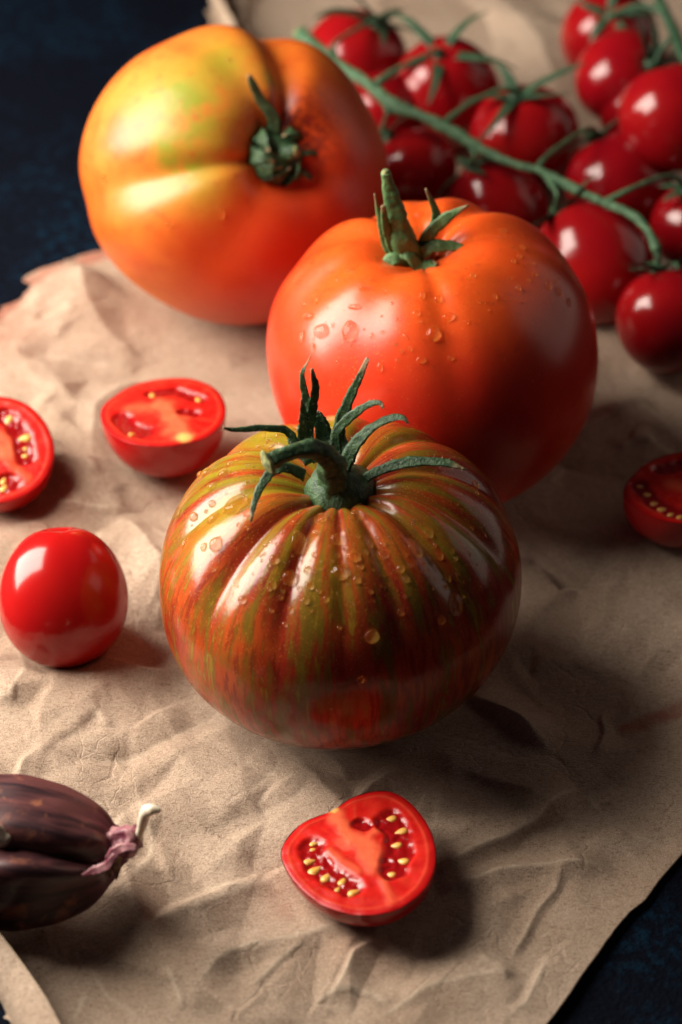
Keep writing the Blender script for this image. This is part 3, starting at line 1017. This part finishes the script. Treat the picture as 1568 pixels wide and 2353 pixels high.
# second vine, top right corner
v2 = [at_z(x, y, z) for x, y, z in ((1500, -30, 4.4), (1525, 20, 4.4), (1548, 70, 4.3), (1572, 130, 4.3), (1620, 190, 4.3))]
vine2 = empty("tomato_vine", (v2[2].x, v2[2].y, BASE))
tag(vine2, "short dark vine in the top right corner above the piled cherry tomatoes", "vine")
V_, F_, t_ = tube_mesh(v2, [.15, .16, .17, .16, .15], 40, 12, .15, True, 3)
mesh_obj("main_stem", V_, F_, M_VINE_CALYX, vine2, attrs=dict(along=t_ * .5))
for st, key in (((1530, 30), 'c13'), ((1555, 90), 'c12')):
    e = top_of(key)
    a = at_z(st[0], st[1], 4.35)
    m = (a + e) / 2 + Vector((0, 0, .3))
    V_, F_, t_ = tube_mesh([a, m, e], [.11, .085, .09], 18, 10, .15, True, 5)
    mesh_obj("pedicel", V_, F_, M_VINE_CALYX, vine2, attrs=dict(along=t_ * .5))


# ------------------------------------------------------------------ halved cherry tomatoes
def seg_dist(P, pts):
    best = np.full(len(P), 1e9)
    for a, b in zip(pts[:-1], pts[1:]):
        a, b = np.array(a), np.array(b)
        ab = b - a
        t = np.clip(((P - a) @ ab) / max(ab @ ab, 1e-9), 0, 1)
        best = np.minimum(best, np.linalg.norm(P - (a + t[:, None] * ab), axis=1))
    return best


def halved(conv, centre, outline, normal, depth, locules, cores, seeds, scars, label, lift=0.0, group="halved cherry tomatoes on the paper", cseed=0, spin_sep=None):
    n = Vector(normal).normalized()
    R0 = None
    z = BASE + 1.2
    cx, cy = conv(*centre)
    for _ in range(4):
        c = at_z(cx, cy, z)
        X = (RGT - n * RGT.dot(n)).normalized()
        Y = n.cross(X)

        def loc(x, y):
            q = at_plane(*conv(x, y), c, n) - c
            return (q.dot(X), q.dot(Y))
        O = np.array([loc(x, y) for x, y in outline])
        R0 = np.sqrt((O ** 2).sum(1)).mean()
        z = BASE + R0 * depth + lift
    ang = np.unwrap(np.arctan2(O[:, 1], O[:, 0]))
    if ang[-1] < ang[0]: O, ang = O[::-1], np.unwrap(np.arctan2(O[::-1][:, 1], O[::-1][:, 0]))
    rad = np.sqrt((O ** 2).sum(1))
    na = 120
    al = np.linspace(0, 2 * math.pi, na, endpoint=False)
    srt = np.argsort(ang % (2 * math.pi))
    A_, R_ = (ang % (2 * math.pi))[srt], rad[srt]
    A_ = np.concatenate([A_ - 2 * math.pi, A_, A_ + 2 * math.pi]); R_ = np.tile(R_, 3)
    ra = np.interp(al, A_, R_)
    for _ in range(3): ra = .25 * np.roll(ra, 1) + .5 * ra + .25 * np.roll(ra, -1)
    # cut face
    rho = np.concatenate([np.linspace(0.0, .93, 52), [.955, .975, .99]])
    P2 = np.stack([np.outer(rho, ra * np.cos(al)), np.outer(rho, ra * np.sin(al))], -1).reshape(-1, 2)
    rr = np.repeat(rho, na)
    gel = np.zeros(len(P2))
    s_ = loc(*centre)
    unit = np.linalg.norm(np.array(loc(centre[0] + 100, centre[1])) - np.array(loc(*centre))) / 100
    wig = np.array([mnoise.noise(Vector((p[0] * 3.1, p[1] * 3.1, cseed))) for p in P2])
    for pts, r in locules:
        d = seg_dist(P2, [loc(*p) for p in (pts if len(pts) > 1 else pts * 2)]) / (r * unit)
        gel = np.maximum(gel, 1 - sstep(d + wig * .25, .62, 1.12))
    fib = np.array([mnoise.noise(Vector((math.cos(a) * 9, math.sin(a) * 9, r * 1.5 + cseed))) for r, a in zip(np.repeat(rho, na), np.tile(al, len(rho)))])
    core = .16 * np.clip(fib * 1.6, 0, 1) + .35 * np.exp(-((np.repeat(rho, na) - .90) / .022) ** 2)
    for pts, r, am in cores:
        d = seg_dist(P2, [loc(*p) for p in (pts if len(pts) > 1 else pts * 2)]) / (r * unit)
        core = np.maximum(core, am * (1 - sstep(d + wig * .5, .2, 1.3)))
    sc = np.zeros(len(P2))
    for p, r in scars:
        sc = np.maximum(sc, 1 - sstep(np.linalg.norm(P2 - np.array(loc(*p)), axis=1) / (r * unit) + wig * .4, .4, 1.2))
    hz = -.040 * R0 * gel + .02 * R0 * core + .012 * R0 * wig - .014 * R0 * sstep(rr, .95, 1.0) ** 2 + .02 * R0 * (1 - rr ** 2)
    hz += .018 * R0 * gel * np.array([mnoise.noise(Vector((p[0] * 7, p[1] * 7, cseed + 3))) for p in P2])
    W3 = [c + X * p[0] + Y * p[1] + n * h for p, h in zip(P2.tolist(), hz.tolist())]
    V = np.array([tuple(q) for q in W3])
    F = grid_faces(len(rho), na)
    # skin bowl
    ss = np.linspace(0, 1, 26)
    SV = []
    for s in ss:
        k = math.cos(s * math.pi / 2) ** .85 if s < 1 else 0.0
        dz = -depth * R0 * math.sin(s * math.pi / 2) ** 1.0 - .010 * R0 * (1 - s)
        for j in range(na):
            k2 = k * 1.0
            SV.append(tuple(c + X * (ra[j] * math.cos(al[j]) * k2) + Y * (ra[j] * math.sin(al[j]) * k2) + n * dz))
    SV = np.array(SV)
    drop = min(V[:, 2].min(), SV[:, 2].min()) - (BASE - .03)
    V[:, 2] -= drop; SV[:, 2] -= drop
    c = c - Vector((0, 0, drop))
    root = empty("halved_cherry_tomato", (c.x, c.y, BASE))
    tag(root, label, "tomato half", group)
    fl = mesh_obj("cut_face", V, F, M_FLESH, root, attrs=dict(gel=gel * (1 - sc), core=core * (1 - gel), rim=sstep(rr, .86, .97), scar=sc))
    mesh_obj("skin", SV, grid_faces(26, na), M_CHERRY_LIT, root)
    for (x, y, w, h, a) in seeds:
        lx, ly = loc(x, y)
        p = c + X * lx + Y * ly - n * (.034 * R0)
        bm = bmesh.new()
        bmesh.ops.create_uvsphere(bm, u_segments=14, v_segments=10, radius=1.0)
        for v in bm.verts:
            t = v.co.x
            v.co.y *= (.60 - .34 * t) ; v.co.z *= (.45 - .22 * t)
        me = bpy.data.meshes.new("seed")
        bm.to_mesh(me); bm.free()
        me.polygons.foreach_set('use_smooth', [True] * len(me.polygons))
        me.materials.append(M_SEED)
        o = bpy.data.objects.new("seed", me)
        COL.objects.link(o)
        o.parent = root
        ca, sa = math.cos(math.radians(a)), math.sin(math.radians(a))
        dx = X * ca + Y * sa
        dy = n.cross(dx)
        L = w * unit / 2 * random.uniform(.88, 1.04)
        Mx = Matrix((dx * L, dy * L, n * L * .8)).transposed().to_4x4()
        Mx.translation = p - root.location
        o.matrix_local = Mx
    contacts.append((c.x, c.y, R0 * .55))
    return root


halved(C_FRONT, (680, 650),
       [(190, 640), (240, 540), (330, 455), (440, 408), (515, 388), (560, 352), (620, 305), (720, 268), (820, 252), (890, 258), (980, 310), (1060, 390), (1120, 480), (1158, 590), (1168, 690),
        (1145, 790), (1100, 870), (1020, 950), (900, 1012), (760, 1040), (620, 1030), (500, 995), (400, 940), (310, 860), (240, 770), (205, 705)],
       (-.14, .06, 1), .62,
       [([(390, 615), (420, 720), (520, 800), (630, 865)], 92), ([(870, 440), (935, 540), (940, 650), (890, 760)], 98), ([(690, 470), (720, 480)], 58)],
       [([(530, 395), (590, 520), (640, 580)], 60, 1.0), ([(620, 560), (720, 600), (790, 740)], 90, .85), ([(800, 740), (860, 880), (895, 980)], 30, .7), ([(500, 640), (600, 720), (680, 770)], 40, .6), ([(700, 600), (790, 520)], 50, .7)],
       [(880, 425, 84, 0, 190), (945, 505, 96, 0, 195), (915, 590, 82, 0, 180), (958, 688, 88, 0, 160), (880, 772, 74, 0, 160), (778, 424, 28, 0, 90), (400, 580, 64, 0, 10), (398, 616, 50, 0, 5),
        (372, 692, 80, 0, 15), (408, 748, 104, 0, 40), (478, 790, 92, 0, 60), (580, 815, 84, 0, 65), (548, 865, 60, 0, 65), (652, 885, 92, 0, 25), (460, 598, 34, 0, 0)],
       [((525, 388), 30)],
       "cut cherry tomato half lying face up in front of the striped tomato, seeds showing", cseed=1)
halved(C_LEFT, (855, 975),
       [(525, 985), (535, 945), (600, 890), (720, 825), (860, 797), (1000, 797), (1110, 838), (1168, 905), (1182, 970), (1150, 1050), (1060, 1115), (960, 1140), (800, 1152), (650, 1128), (560, 1065)],
       (-.03, .10, 1), 1.0,
       [([(640, 1010), (700, 1070), (760, 1080)], 62), ([(800, 880), (920, 870), (1040, 905)], 46), ([(960, 978), (1020, 985)], 40)],
       [([(955, 1105), (900, 1010), (840, 940)], 70, 1.0), ([(700, 960), (840, 960), (960, 1010)], 60, .6), ([(960, 1090), (900, 1080)], 60, .8)],
       [(795, 882, 50, 0, 100), (1035, 905, 50, 0, 120), (690, 1085, 36, 0, 20)],
       [((958, 1112), 42)],
       "cut cherry tomato half with pale core behind the lone whole cherry tomato", cseed=2)
halved(C_LEFT, (-20, 1185),
       [(-330, 1185), (-290, 1050), (-200, 950), (-90, 905), (40, 902), (130, 932), (210, 1000), (265, 1090), (285, 1170), (272, 1255), (230, 1340), (160, 1400), (80, 1440), (-20, 1460), (-130, 1440), (-240, 1360), (-300, 1280)],
       (-.02, -.34, 1), .92,
       [([(30, 1000), (115, 1100), (140, 1220)], 58), ([(0, 1370), (60, 1350)], 62), ([(-200, 1080), (-220, 1200)], 60)],
       [([(-60, 1150), (20, 1190)], 90, 1.0), ([(40, 1250), (150, 1330)], 30, .6), ([(0, 1100), (60, 1180)], 40, .8)],
       [(45, 1018, 66, 0, 240), (128, 1112, 72, 0, 190), (18, 1335, 50, 0, 80), (22, 1372, 60, 0, 60), (125, 1168, 44, 0, 190), (125, 1205, 44, 0, 185)],
       [],
       "cut cherry tomato half cropped by the left photo edge, big seeds facing the camera", cseed=3)
halved(C_RIGHT, (1300, 1030),
       [(570, 1090), (600, 990), (690, 880), (820, 760), (1000, 670), (1200, 610), (1450, 600), (1700, 660), (1900, 780), (2010, 950), (2000, 1120), (1900, 1280), (1700, 1400), (1450, 1450), (1200, 1440), (1000, 1400), (830, 1320), (690, 1240), (600, 1160)],
       (.10, .04, 1), .95,
       [([(760, 1000), (900, 1180), (1150, 1310), (1300, 1340)], 120), ([(1000, 820), (1250, 760)], 110), ([(1600, 900), (1700, 1150)], 120)],
       [([(1150, 1000), (1300, 1060)], 130, .6)],
       [(860, 1100, 110, 0, 20), (1030, 1275, 120, 0, 30), (1135, 1332, 90, 0, 40), (770, 1005, 90, 0, 0), (940, 1205, 100, 0, 25), (1240, 1360, 90, 0, 50)],
       [],
       "cut cherry tomato half in deep shade at the right photo edge", cseed=4)

# ------------------------------------------------------------------ garlic
GY = at_z(100, 2120, BASE).y


def clove(pts_px, ys, rh, rv, name_label, seed, parent):
    pts = [at_y(*C_GARLIC(x, y), GY + dy) for (x, y), dy in zip(pts_px, ys)]
    n, sides = 44, 48
    C = catmull(pts, n)
    T = np.gradient(C, axis=0); T /= np.linalg.norm(T, axis=1)[:, None]
    a_, b_ = lerp_list(rh, n), lerp_list(rv, n)
    V, sk, tip = [], [], []
    for i in range(n):
        side = np.cross(T[i], np.array(tuple(UP))); side /= np.linalg.norm(side)
        nr = np.cross(side, T[i])
        for j in range(sides):
            t = 2 * math.pi * j / sides
            k = sum(max(0.0, math.cos(t - math.radians(q))) ** 5 for q in (48 + seed * 8, 140 + seed * 5, 228, 318)) ** (-1 / 5) * .95
            k += .045 * mnoise.noise(Vector((math.cos(t) * 2.5, math.sin(t) * 2.5, i * .12 + seed)))
            V.append(C[i] + side * math.cos(t) * a_[i] * k + nr * math.sin(t) * b_[i] * k)
            sk.append((math.cos(t), math.sin(t), i / n * 3)); tip.append(i / (n - 1))
    F = grid_faces(n, sides)
    F.append(tuple(range(sides - 1, -1, -1))); F.append(tuple((n - 1) * sides + j for j in range(sides)))
    return mesh_obj("clove", V, F, M_GARLIC, parent, attrs=dict(skin=np.array(sk), tip=np.array(tip)))


gp = at_z(40, 2080, BASE)
garlic = empty("garlic_cloves", (gp.x, gp.y, BASE))
tag(garlic, "dark purple brown garlic cloves with a white sprout, beside the folded paper edge", "garlic")
clove([(-520, 500), (-380, 480), (-150, 475), (100, 485), (330, 510), (520, 535), (640, 552), (720, 545)], [1.1, 1.1, 1.05, 1.0, .95, .9, .85, .8],
      [.35, .7, .95, 1.0, .92, .70, .42, .22], [.40, .85, 1.14, 1.18, 1.06, .80, .48, .30], 0, 1.3, garlic)
clove([(-520, 700), (-350, 715), (-120, 725), (100, 735), (300, 740), (470, 725), (590, 690), (640, 650)], [.35, .3, .25, .2, .25, .35, .5, .6],
      [.3, .7, .95, 1.0, .85, .6, .28, .14], [.3, .7, .95, 1.02, .88, .62, .30, .16], 0, 3.1, garlic)
V_, F_, t_ = tube_mesh([at_y(*C_GARLIC(x, y), GY + dy) for x, y, dy in ((615, 550, .85), (680, 535, .8), (740, 505, .8), (785, 490, .8))], [.56, .38, .33, .27], 26, 32, .38, True, 4, 7)
neck = mesh_obj("neck", V_, F_, M_NECK, garlic)
V_, F_, t_ = tube_mesh([at_y(*C_GARLIC(x, y), GY + dy) for x, y, dy in ((782, 545, .8), (795, 490, .75), (815, 420, .7), (832, 355, .65), (868, 338, .6), (915, 345, .55))], [.05, .09, .11, .14, .13, .05], 30, 14, .28, True, 4)
mesh_obj("sprout", V_, F_, M_SPROUT, garlic)
for i, (pts, wd) in enumerate([([(600, 640), (615, 700), (600, 760), (570, 800)], [.12, .10, .06, .02]), ([(660, 610), (668, 680), (665, 740)], [.14, .08, .02]),
                               ([(470, 715), (540, 690), (605, 665), (660, 600)], [.03, .10, .12, .06]), ([(600, 680), (640, 600), (700, 560), (780, 560)], [.05, .12, .12, .08])]):
    V_, F_, t_ = ribbon_mesh([at_y(*C_GARLIC(x, y), GY + (.30, .20, -.30, .05)[i]) for x, y in pts], wd, -FWD, .02, 22, .2, .3, i + 60, .25)
    mesh_obj("husk", V_, F_, M_HUSK if i < 2 else M_NECK, garlic)
V_, F_, t_ = tube_mesh([at_y(*C_GARLIC(x, y), GY + .2) for x, y in ((-60, 400), (5, 490), (60, 545), (105, 600))], [.12, .2, .16, .05], 20, 12, .7, True, 5)
mesh_obj("root_plate", V_, F_, M_ROOT, garlic)
V_, F_, t_ = tube_mesh([at_y(*C_GARLIC(x, y), GY + 1.9) for x, y in ((-60, 220), (-10, 195), (30, 180), (52, 172))], [.1, .16, .14, .07], 16, 12, .6, True, 9)
mesh_obj("root_tuft", V_, F_, M_ROOT, garlic)
contacts.append((gp.x - .6, gp.y, 1.8))

# ------------------------------------------------------------------ the paper
def gpt(x, y): return at_z(x, y, BASE)


left_px = [(500, -170), (492, -60), (486, 0), (480, 60), (430, 180), (380, 330), (320, 470), (262, 565), (238, 579), (204, 585), (168, 591), (150, 597), (146, 606), (160, 616), (154, 628), (120, 634), (86, 641), (62, 648), (50, 660), (56, 668), (74, 676), (68, 692), (40, 706), (10, 722), (0, 735), (-60, 775), (-150, 830), (-190, 1000), (-190, 1500), (-170, 1900), (-85, 2100), (-30, 2225), (8, 2300), (30, 2353), (70, 2440), (120, 2560)]
right_px = [(1480, -170), (1530, -60), (1600, 10), (1660, 200), (1680, 800), (1680, 1500), (1660, 1830), (1568, 1958), (1517, 2020), (1482, 2067), (1447, 2094), (1388, 2168), (1322, 2266), (1262, 2353), (1205, 2440), (1130, 2560)]
L = np.array([tuple(gpt(x, y))[:2] for x, y in left_px])
Rr = np.array([tuple(gpt(x, y))[:2] for x, y in right_px])
NY, NX = 620, 380
y_top, y_bot = L[0, 1], L[-1, 1]
ys = np.linspace(y_top, y_bot, NY)


def bound(Q, ys):
    o = np.argsort(Q[:, 1])
    return np.interp(ys, Q[o, 1], Q[o, 0])


xl_, xr_ = bound(L, ys), bound(Rr, ys)
jag = np.array([.26 * mnoise.noise(Vector((y * 2.1, 3, 0))) + .20 * abs(mnoise.noise(Vector((y * 4.2, 5, 0)))) + .03 * mnoise.noise(Vector((y * 17, 7, 0))) for y in ys])
jag2 = np.array([.05 * mnoise.noise(Vector((y * .9, 13, 0))) + .012 * mnoise.noise(Vector((y * 5, 15, 0))) for y in ys])
xl_ = xl_ + jag
xr_ = xr_ + jag2
u = np.linspace(0, 1, NX)
PX = xl_[:, None] * (1 - u) + xr_[:, None] * u
PY = np.repeat(ys[:, None], NX, 1)
PYj = PY


# crumple: random facets at several sizes (heights on a jittered lattice, linear in between)
def facets(X, Y, cell, amp, seed):
    rg = np.random.default_rng(seed)
    gx0, gy0 = X.min() - 2 * cell, Y.min() - 2 * cell
    nx, ny = int((X.max() - gx0) / cell) + 4, int((Y.max() - gy0) / cell) + 4
    px = gx0 + (np.arange(nx)[None, :] + rg.uniform(-.36, .36, (ny, nx))) * cell
    py = gy0 + (np.arange(ny)[:, None] + rg.uniform(-.36, .36, (ny, nx))) * cell
    h = rg.normal(0, 1, (ny, nx)) * amp
    out = np.zeros(X.shape)
    done = np.zeros(X.shape, bool)
    ci, cj = ((Y - gy0) / cell).astype(int), ((X - gx0) / cell).astype(int)
    diag = rg.random((ny, nx)) < .5
    for di in (0, -1, 1):
        for dj in (0, -1, 1):
            i = np.clip(ci + di, 0, ny - 2); j = np.clip(cj + dj, 0, nx - 2)
            c00, c01, c10, c11 = (i, j), (i, j + 1), (i + 1, j), (i + 1, j + 1)
            dg = diag[i, j]
            for k in range(2):
                t1 = ((c00, c01, c11), (c00, c11, c10))[k]
                t2 = ((c00, c01, c10), (c01, c11, c10))[k]
                A = [np.where(dg, px[a], px[b]) for a, b in zip(t1, t2)]
                B = [np.where(dg, py[a], py[b]) for a, b in zip(t1, t2)]
                H = [np.where(dg, h[a], h[b]) for a, b in zip(t1, t2)]
                den = (B[1] - B[2]) * (A[0] - A[2]) + (A[2] - A[1]) * (B[0] - B[2])
                den = np.where(np.abs(den) < 1e-9, 1e-9, den)
                w0 = ((B[1] - B[2]) * (X - A[2]) + (A[2] - A[1]) * (Y - B[2])) / den
                w1 = ((B[2] - B[0]) * (X - A[2]) + (A[0] - A[2]) * (Y - B[2])) / den
                w2 = 1 - w0 - w1
                ins = (w0 >= -1e-6) & (w1 >= -1e-6) & (w2 >= -1e-6) & ~done
                out = np.where(ins, w0 * H[0] + w1 * H[1] + w2 * H[2], out)
                done |= ins
    return out


Z = facets(PX, PY, 3.6, .28, 1) + facets(PX + .3 * np.sin(PY), PY, 1.6, .17, 2) + facets(PX, PY + .2 * np.sin(PX * 1.3), .75, .052, 3)
low = np.zeros_like(Z)
lown = np.array([[mnoise.noise(Vector((x * .16, y * .16, 3))) for x in np.linspace(-20, 20, 60)] for y in np.linspace(-25, 40, 90)])
ii = np.clip((PY + 25) / 65 * 89, 0, 88.99); jj = np.clip((PX + 20) / 40 * 59, 0, 58.99)
i0, j0 = ii.astype(int), jj.astype(int); fi, fj = ii - i0, jj - j0
low = (lown[i0, j0] * (1 - fi) * (1 - fj) + lown[i0 + 1, j0] * fi * (1 - fj) + lown[i0, j0 + 1] * (1 - fi) * fj + lown[i0 + 1, j0 + 1] * fi * fj)
# smoother towards the right, as in the photo
calm = .45 + .55 * sstep(-PX, -8, 3)
Z = Z * calm + .16 * low
Q2 = np.stack([PX.ravel(), PY.ravel()], -1)


worn_highlight = np.zeros(len(Q2))


def ridge(pts, height, w1, w2, wear_highlight=.5, power=1.35):
    """a sharp ridge (or valley) along ground points: w1 wide on one side, w2 on the other"""
    global Z
    Zf = Z.ravel()
    pts = np.array(pts)
    reach = max(w1, w2)
    lo, hi = pts.min(0) - reach, pts.max(0) + reach
    sel = np.nonzero((Q2[:, 0] > lo[0]) & (Q2[:, 0] < hi[0]) & (Q2[:, 1] > lo[1]) & (Q2[:, 1] < hi[1]))[0]
    if len(sel) == 0: return
    q = Q2[sel]
    best = np.full(len(q), 1e9); sd = np.zeros(len(q)); along = np.zeros(len(q))
    m = len(pts) - 1
    for k, (a, b) in enumerate(zip(pts[:-1], pts[1:])):
        ab = b - a
        t = np.clip(((q - a) @ ab) / (ab @ ab), 0, 1)
        d = q - (a + t[:, None] * ab)
        dist = np.linalg.norm(d, axis=1)
        s = np.sign(ab[0] * d[:, 1] - ab[1] * d[:, 0])
        upd = dist < best
        best = np.where(upd, dist, best); sd = np.where(upd, s, sd); along = np.where(upd, (k + t) / m, along)
    w = np.where(sd > 0, w1, w2)
    prof = np.clip(1 - best / w, 0, 1) ** power
    endf = np.clip(np.sin(np.clip(along, .02, .98) * math.pi) * 1.8, 0, 1)
    Zf[sel] += height * prof * endf
    worn_highlight[sel] = np.maximum(worn_highlight[sel], wear_highlight * np.exp(-(best / .045) ** 2) * endf)
    Z = Zf.reshape(Z.shape)


def crease(px_pts, height, w1, w2=None):
    pts = catmull([gpt(x, y) for x, y in px_pts], len(px_pts) * 4)[:, :2]
    pts = pts + np.array([[.05 * mnoise.noise(Vector((p[0] * 2.5, p[1] * 2.5, 31))), .05 * mnoise.noise(Vector((p[0] * 2.5, p[1] * 2.5, 37)))] for p in pts])
    ridge(pts, height, w1, w2 or w1, .7 if height > 0 else .35)


# a scatter of short crinkles, denser on the crumpled left and front
rgc = random.Random(77)
for _ in range(210):
    x, y = rgc.uniform(-13, 11), rgc.uniform(-14, 30)
    if rgc.random() > (.95 if (x < 0 or y < -5) else .5): continue
    a = rgc.uniform(0, math.pi)
    L = rgc.uniform(.5, 2.4)
    P = [np.array((x, y))]
    for k in range(rgc.randint(2, 4)):
        P.append(P[-1] + np.array((math.cos(a), math.sin(a))) * L / 3)
        a += rgc.uniform(-.55, .55)
    hh = rgc.choice((1, 1, -1)) * rgc.uniform(.05, .16) * (1.0 if x < 1 else .75)
    w = (rgc.uniform(.09, .28), rgc.uniform(.3, 1.2))
    w = w if rgc.random() < .5 else w[::-1]
    ridge(P, hh, w[0], w[1], rgc.uniform(.2, .8))


# left of the direction of travel = first width
crease([(1060, 1590), (1110, 1625), (1170, 1665), (1270, 1740)], .42, 1.1, .25)
crease([(1330, 1815), (1240, 1882), (1150, 1932), (985, 2012)], .34, .35, 1.6)
crease([(1420, 1985), (1250, 1995), (1130, 2012), (990, 2050)], .26, .5, 1.1)
crease([(640, 1660), (610, 1700), (640, 1760), (560, 1855)], -.11, .5, .9)
crease([(440, 2270), (540, 2185), (700, 2160), (880, 2100)], .25, 1.3, .5)
crease([(480, 1590), (620, 1660), (760, 1745), (800, 1800)], .26, 1.1, .5)
crease([(120, 1770), (310, 1745), (440, 1680), (560, 1600)], -.2, .8, .6)
crease([(180, 610), (195, 700), (240, 770), (350, 850)], .42, 1.4, 2.0)
crease([(350, 850), (290, 880), (220, 950), (210, 1080)], .18, .9, .7)
crease([(190, 1085), (260, 1075), (330, 1085)], .14, .35, .6)
crease([(270, 1180), (330, 1260), (370, 1340), (350, 1480)], .2, .8, .8)
crease([(30, 1480), (60, 1560), (20, 1640)], .16, .7, .7)
crease([(380, 1950), (560, 1890), (680, 1850), (720, 1780)], -.14, 1.1, 1.0)
crease([(430, 2100), (520, 2060), (640, 2010)], .14, .7, .9)
crease([(1390, 960), (1470, 925), (1568, 1010)], .2, .8, .8)
crease([(1290, 1010), (1400, 960), (1500, 890)], .14, .8, .8)
crease([(980, -30), (1070, 90), (1180, 260)], -.5, 1.8, 1.6)
crease([(1120, -30), (1210, 80), (1290, 230)], .35, 1.6, 1.6)
crease([(560, -60), (560, 60), (600, 160)], .5, .7, .8)
crease([(1180, 1250), (1330, 1330), (1500, 1330)], -.12, 1.2, 1.2)
crease([(1200, 2240), (1000, 2280), (860, 2353)], .14, .9, .9)

# torn upper-left rim lifts off the board, right rim lies almost flat
edge_l = np.exp(-((PX - xl_[:, None]) / .55) ** 2)
Z = Z + edge_l * (.10 + .12 * np.array([mnoise.noise(Vector((y * 1.4, 21, 0))) for y in ys]))[:, None]
edge_r = np.exp(-((xr_[:, None] - PX) / .8) ** 2)
Z = Z * (1 - .7 * edge_r)
# pressed flat where something stands
for (cx, cy, r) in contacts:
    d = np.sqrt((PX - cx) ** 2 + (PY - cy) ** 2)
    Z = Z * sstep(d, r * .75, r * 1.5 + .6)
Z = np.maximum(Z, -.17)
Z = Z + BASE
jb = np.zeros_like(Z)


def blot(px, py, r, amp):
    global jb
    c = gpt(px, py)
    jb = np.maximum(jb, amp * np.exp(-(((PX - c.x) ** 2 + (PY - c.y) ** 2) / r ** 2)))


def streak(pts, r, amp):
    global jb
    d = seg_dist(Q2, [tuple(gpt(x, y))[:2] for x, y in pts]).reshape(Z.shape)
    jb = np.maximum(jb, amp * np.exp(-(d / r) ** 4))


streak([(1440, 1672), (1500, 1645), (1600, 1605), (1680, 1600)], .22, .9)
blot(690, 2060, .9, .35); blot(850, 2150, 1.0, .35); blot(60, 1190, 1.4, .4); blot(230, 1520, 1.3, .45); blot(390, 1090, 1.0, .35)  # juice by the cut halves, and a soft red tint by the whole cherry
blot(700, 770, 2.5, .25); blot(330, 700, 2.0, .22); blot(0, 790, 1.3, .5)  # wide faint red tints near the big tomatoes and the torn rim
streak([(-60, 790), (60, 680), (150, 615), (250, 580)], .30, .75)
idx = np.stack([PX.ravel(), PYj.ravel(), Z.ravel()], -1)
paper = empty("kraft_paper", (0, 0, 0))
tag(paper, "crumpled torn sheet of brown kraft paper lying on the dark board", "paper")
sheet = mesh_obj("sheet", idx, [tuple(reversed(q)) for q in grid_faces(NY, NX, False)], M_PAPER, paper, attrs=dict(red_tint=jb.ravel(), worn_highlight=worn_highlight))
md = sheet.modifiers.new("thickness", 'SOLIDIFY')
md.thickness = .022
md.offset = -1
# margin folded over at the lower left: a curved flap that rises from the sheet
FV = []
nf, mf = 90, 22
fold = catmull([gpt(x, y) for x, y in ((-150, 2000), (-85, 2110), (-30, 2225), (8, 2300), (34, 2360), (90, 2480))], nf)
free = catmull([at_z(x, y, 1.15) for x, y in ((-110, 2010), (-40, 2085), (0, 2142), (55, 2215), (105, 2290), (165, 2400), (220, 2500))], nf)
for i in range(nf):
    a, b = fold[i].copy(), free[i]
    a[2] = .02
    for j in range(mf):
        t = j / (mf - 1)
        p = a * (1 - t) + b * t
        bulge = math.sin(math.pi * min(1, t * 1.05)) * .38
        p = p + np.array((-.55, -.1, .35)) * bulge
        p[2] += .06 * mnoise.noise(Vector((p[0] * 1.2, p[1] * 1.2, 4))) + .02 * mnoise.noise(Vector((p[0] * 4, p[1] * 4, 8)))
        FV.append(p)
flap = mesh_obj("folded_edge", FV, grid_faces(nf, mf, False), M_PAPER, paper, attrs=dict(red_tint=np.zeros(nf * mf)))
md = flap.modifiers.new("thickness", 'SOLIDIFY')
md.thickness = .022
# rim folded up at the far left corner
FV = []
nf, mf = 50, 14
fa = catmull([at_z(x, y, .25) for x, y in ((480, -60), (492, 10), (512, 62), (530, 120))], nf)
fb = catmull([at_z(x, y, 1.3) for x, y in ((498, -70), (512, 0), (536, 44), (560, 100))], nf)
for i in range(nf):
    for j in range(mf):
        t = j / (mf - 1)
        p = fa[i] * (1 - t) + fb[i] * t
        p = p + np.array((-.22, 0, .05)) * math.sin(math.pi * t)
        p += np.array((.07, .03, .05)) * mnoise.noise(Vector((i * .22, t * 2, 5)))
        FV.append(p)
fl2 = mesh_obj("folded_edge", FV, grid_faces(nf, mf, False), M_PAPER, paper, attrs=dict(red_tint=np.zeros(nf * mf)))
md = fl2.modifiers.new("thickness", 'SOLIDIFY')
md.thickness = .022

bpy.context.view_layer.update()
import os
if os.environ.get("CHK"):
    ks = list(cherry_info)
    for i in range(len(ks)):
        for j in range(i):
            a, b = cherry_info[ks[i]], cherry_info[ks[j]]
            g = (a[0] - b[0]).length - a[1] - b[1]
            if g < -.1: print("OVER", ks[i], ks[j], round(g, 2))
    for k in ks:
        p, R, _ = cherry_info[k]
        for nm, (c, a, h) in dict(st=(P1, A1, C1), red=(P2, A2, C2), yel=(P3, A3, C3)).items():
            g = (Vector((p.x - c.x, p.y - c.y)).length) - a - R
            if g < .3: print("BIG", k, nm, round(g, 2))
    print("R", {k: round(v[1], 2) for k, v in cherry_info.items()})
    print("big", P1, A1, P2, A2, P3, A3)
    print((P1 - P2).xy.length - A1 - A2, (P3 - P2).xy.length - A3 - A2)
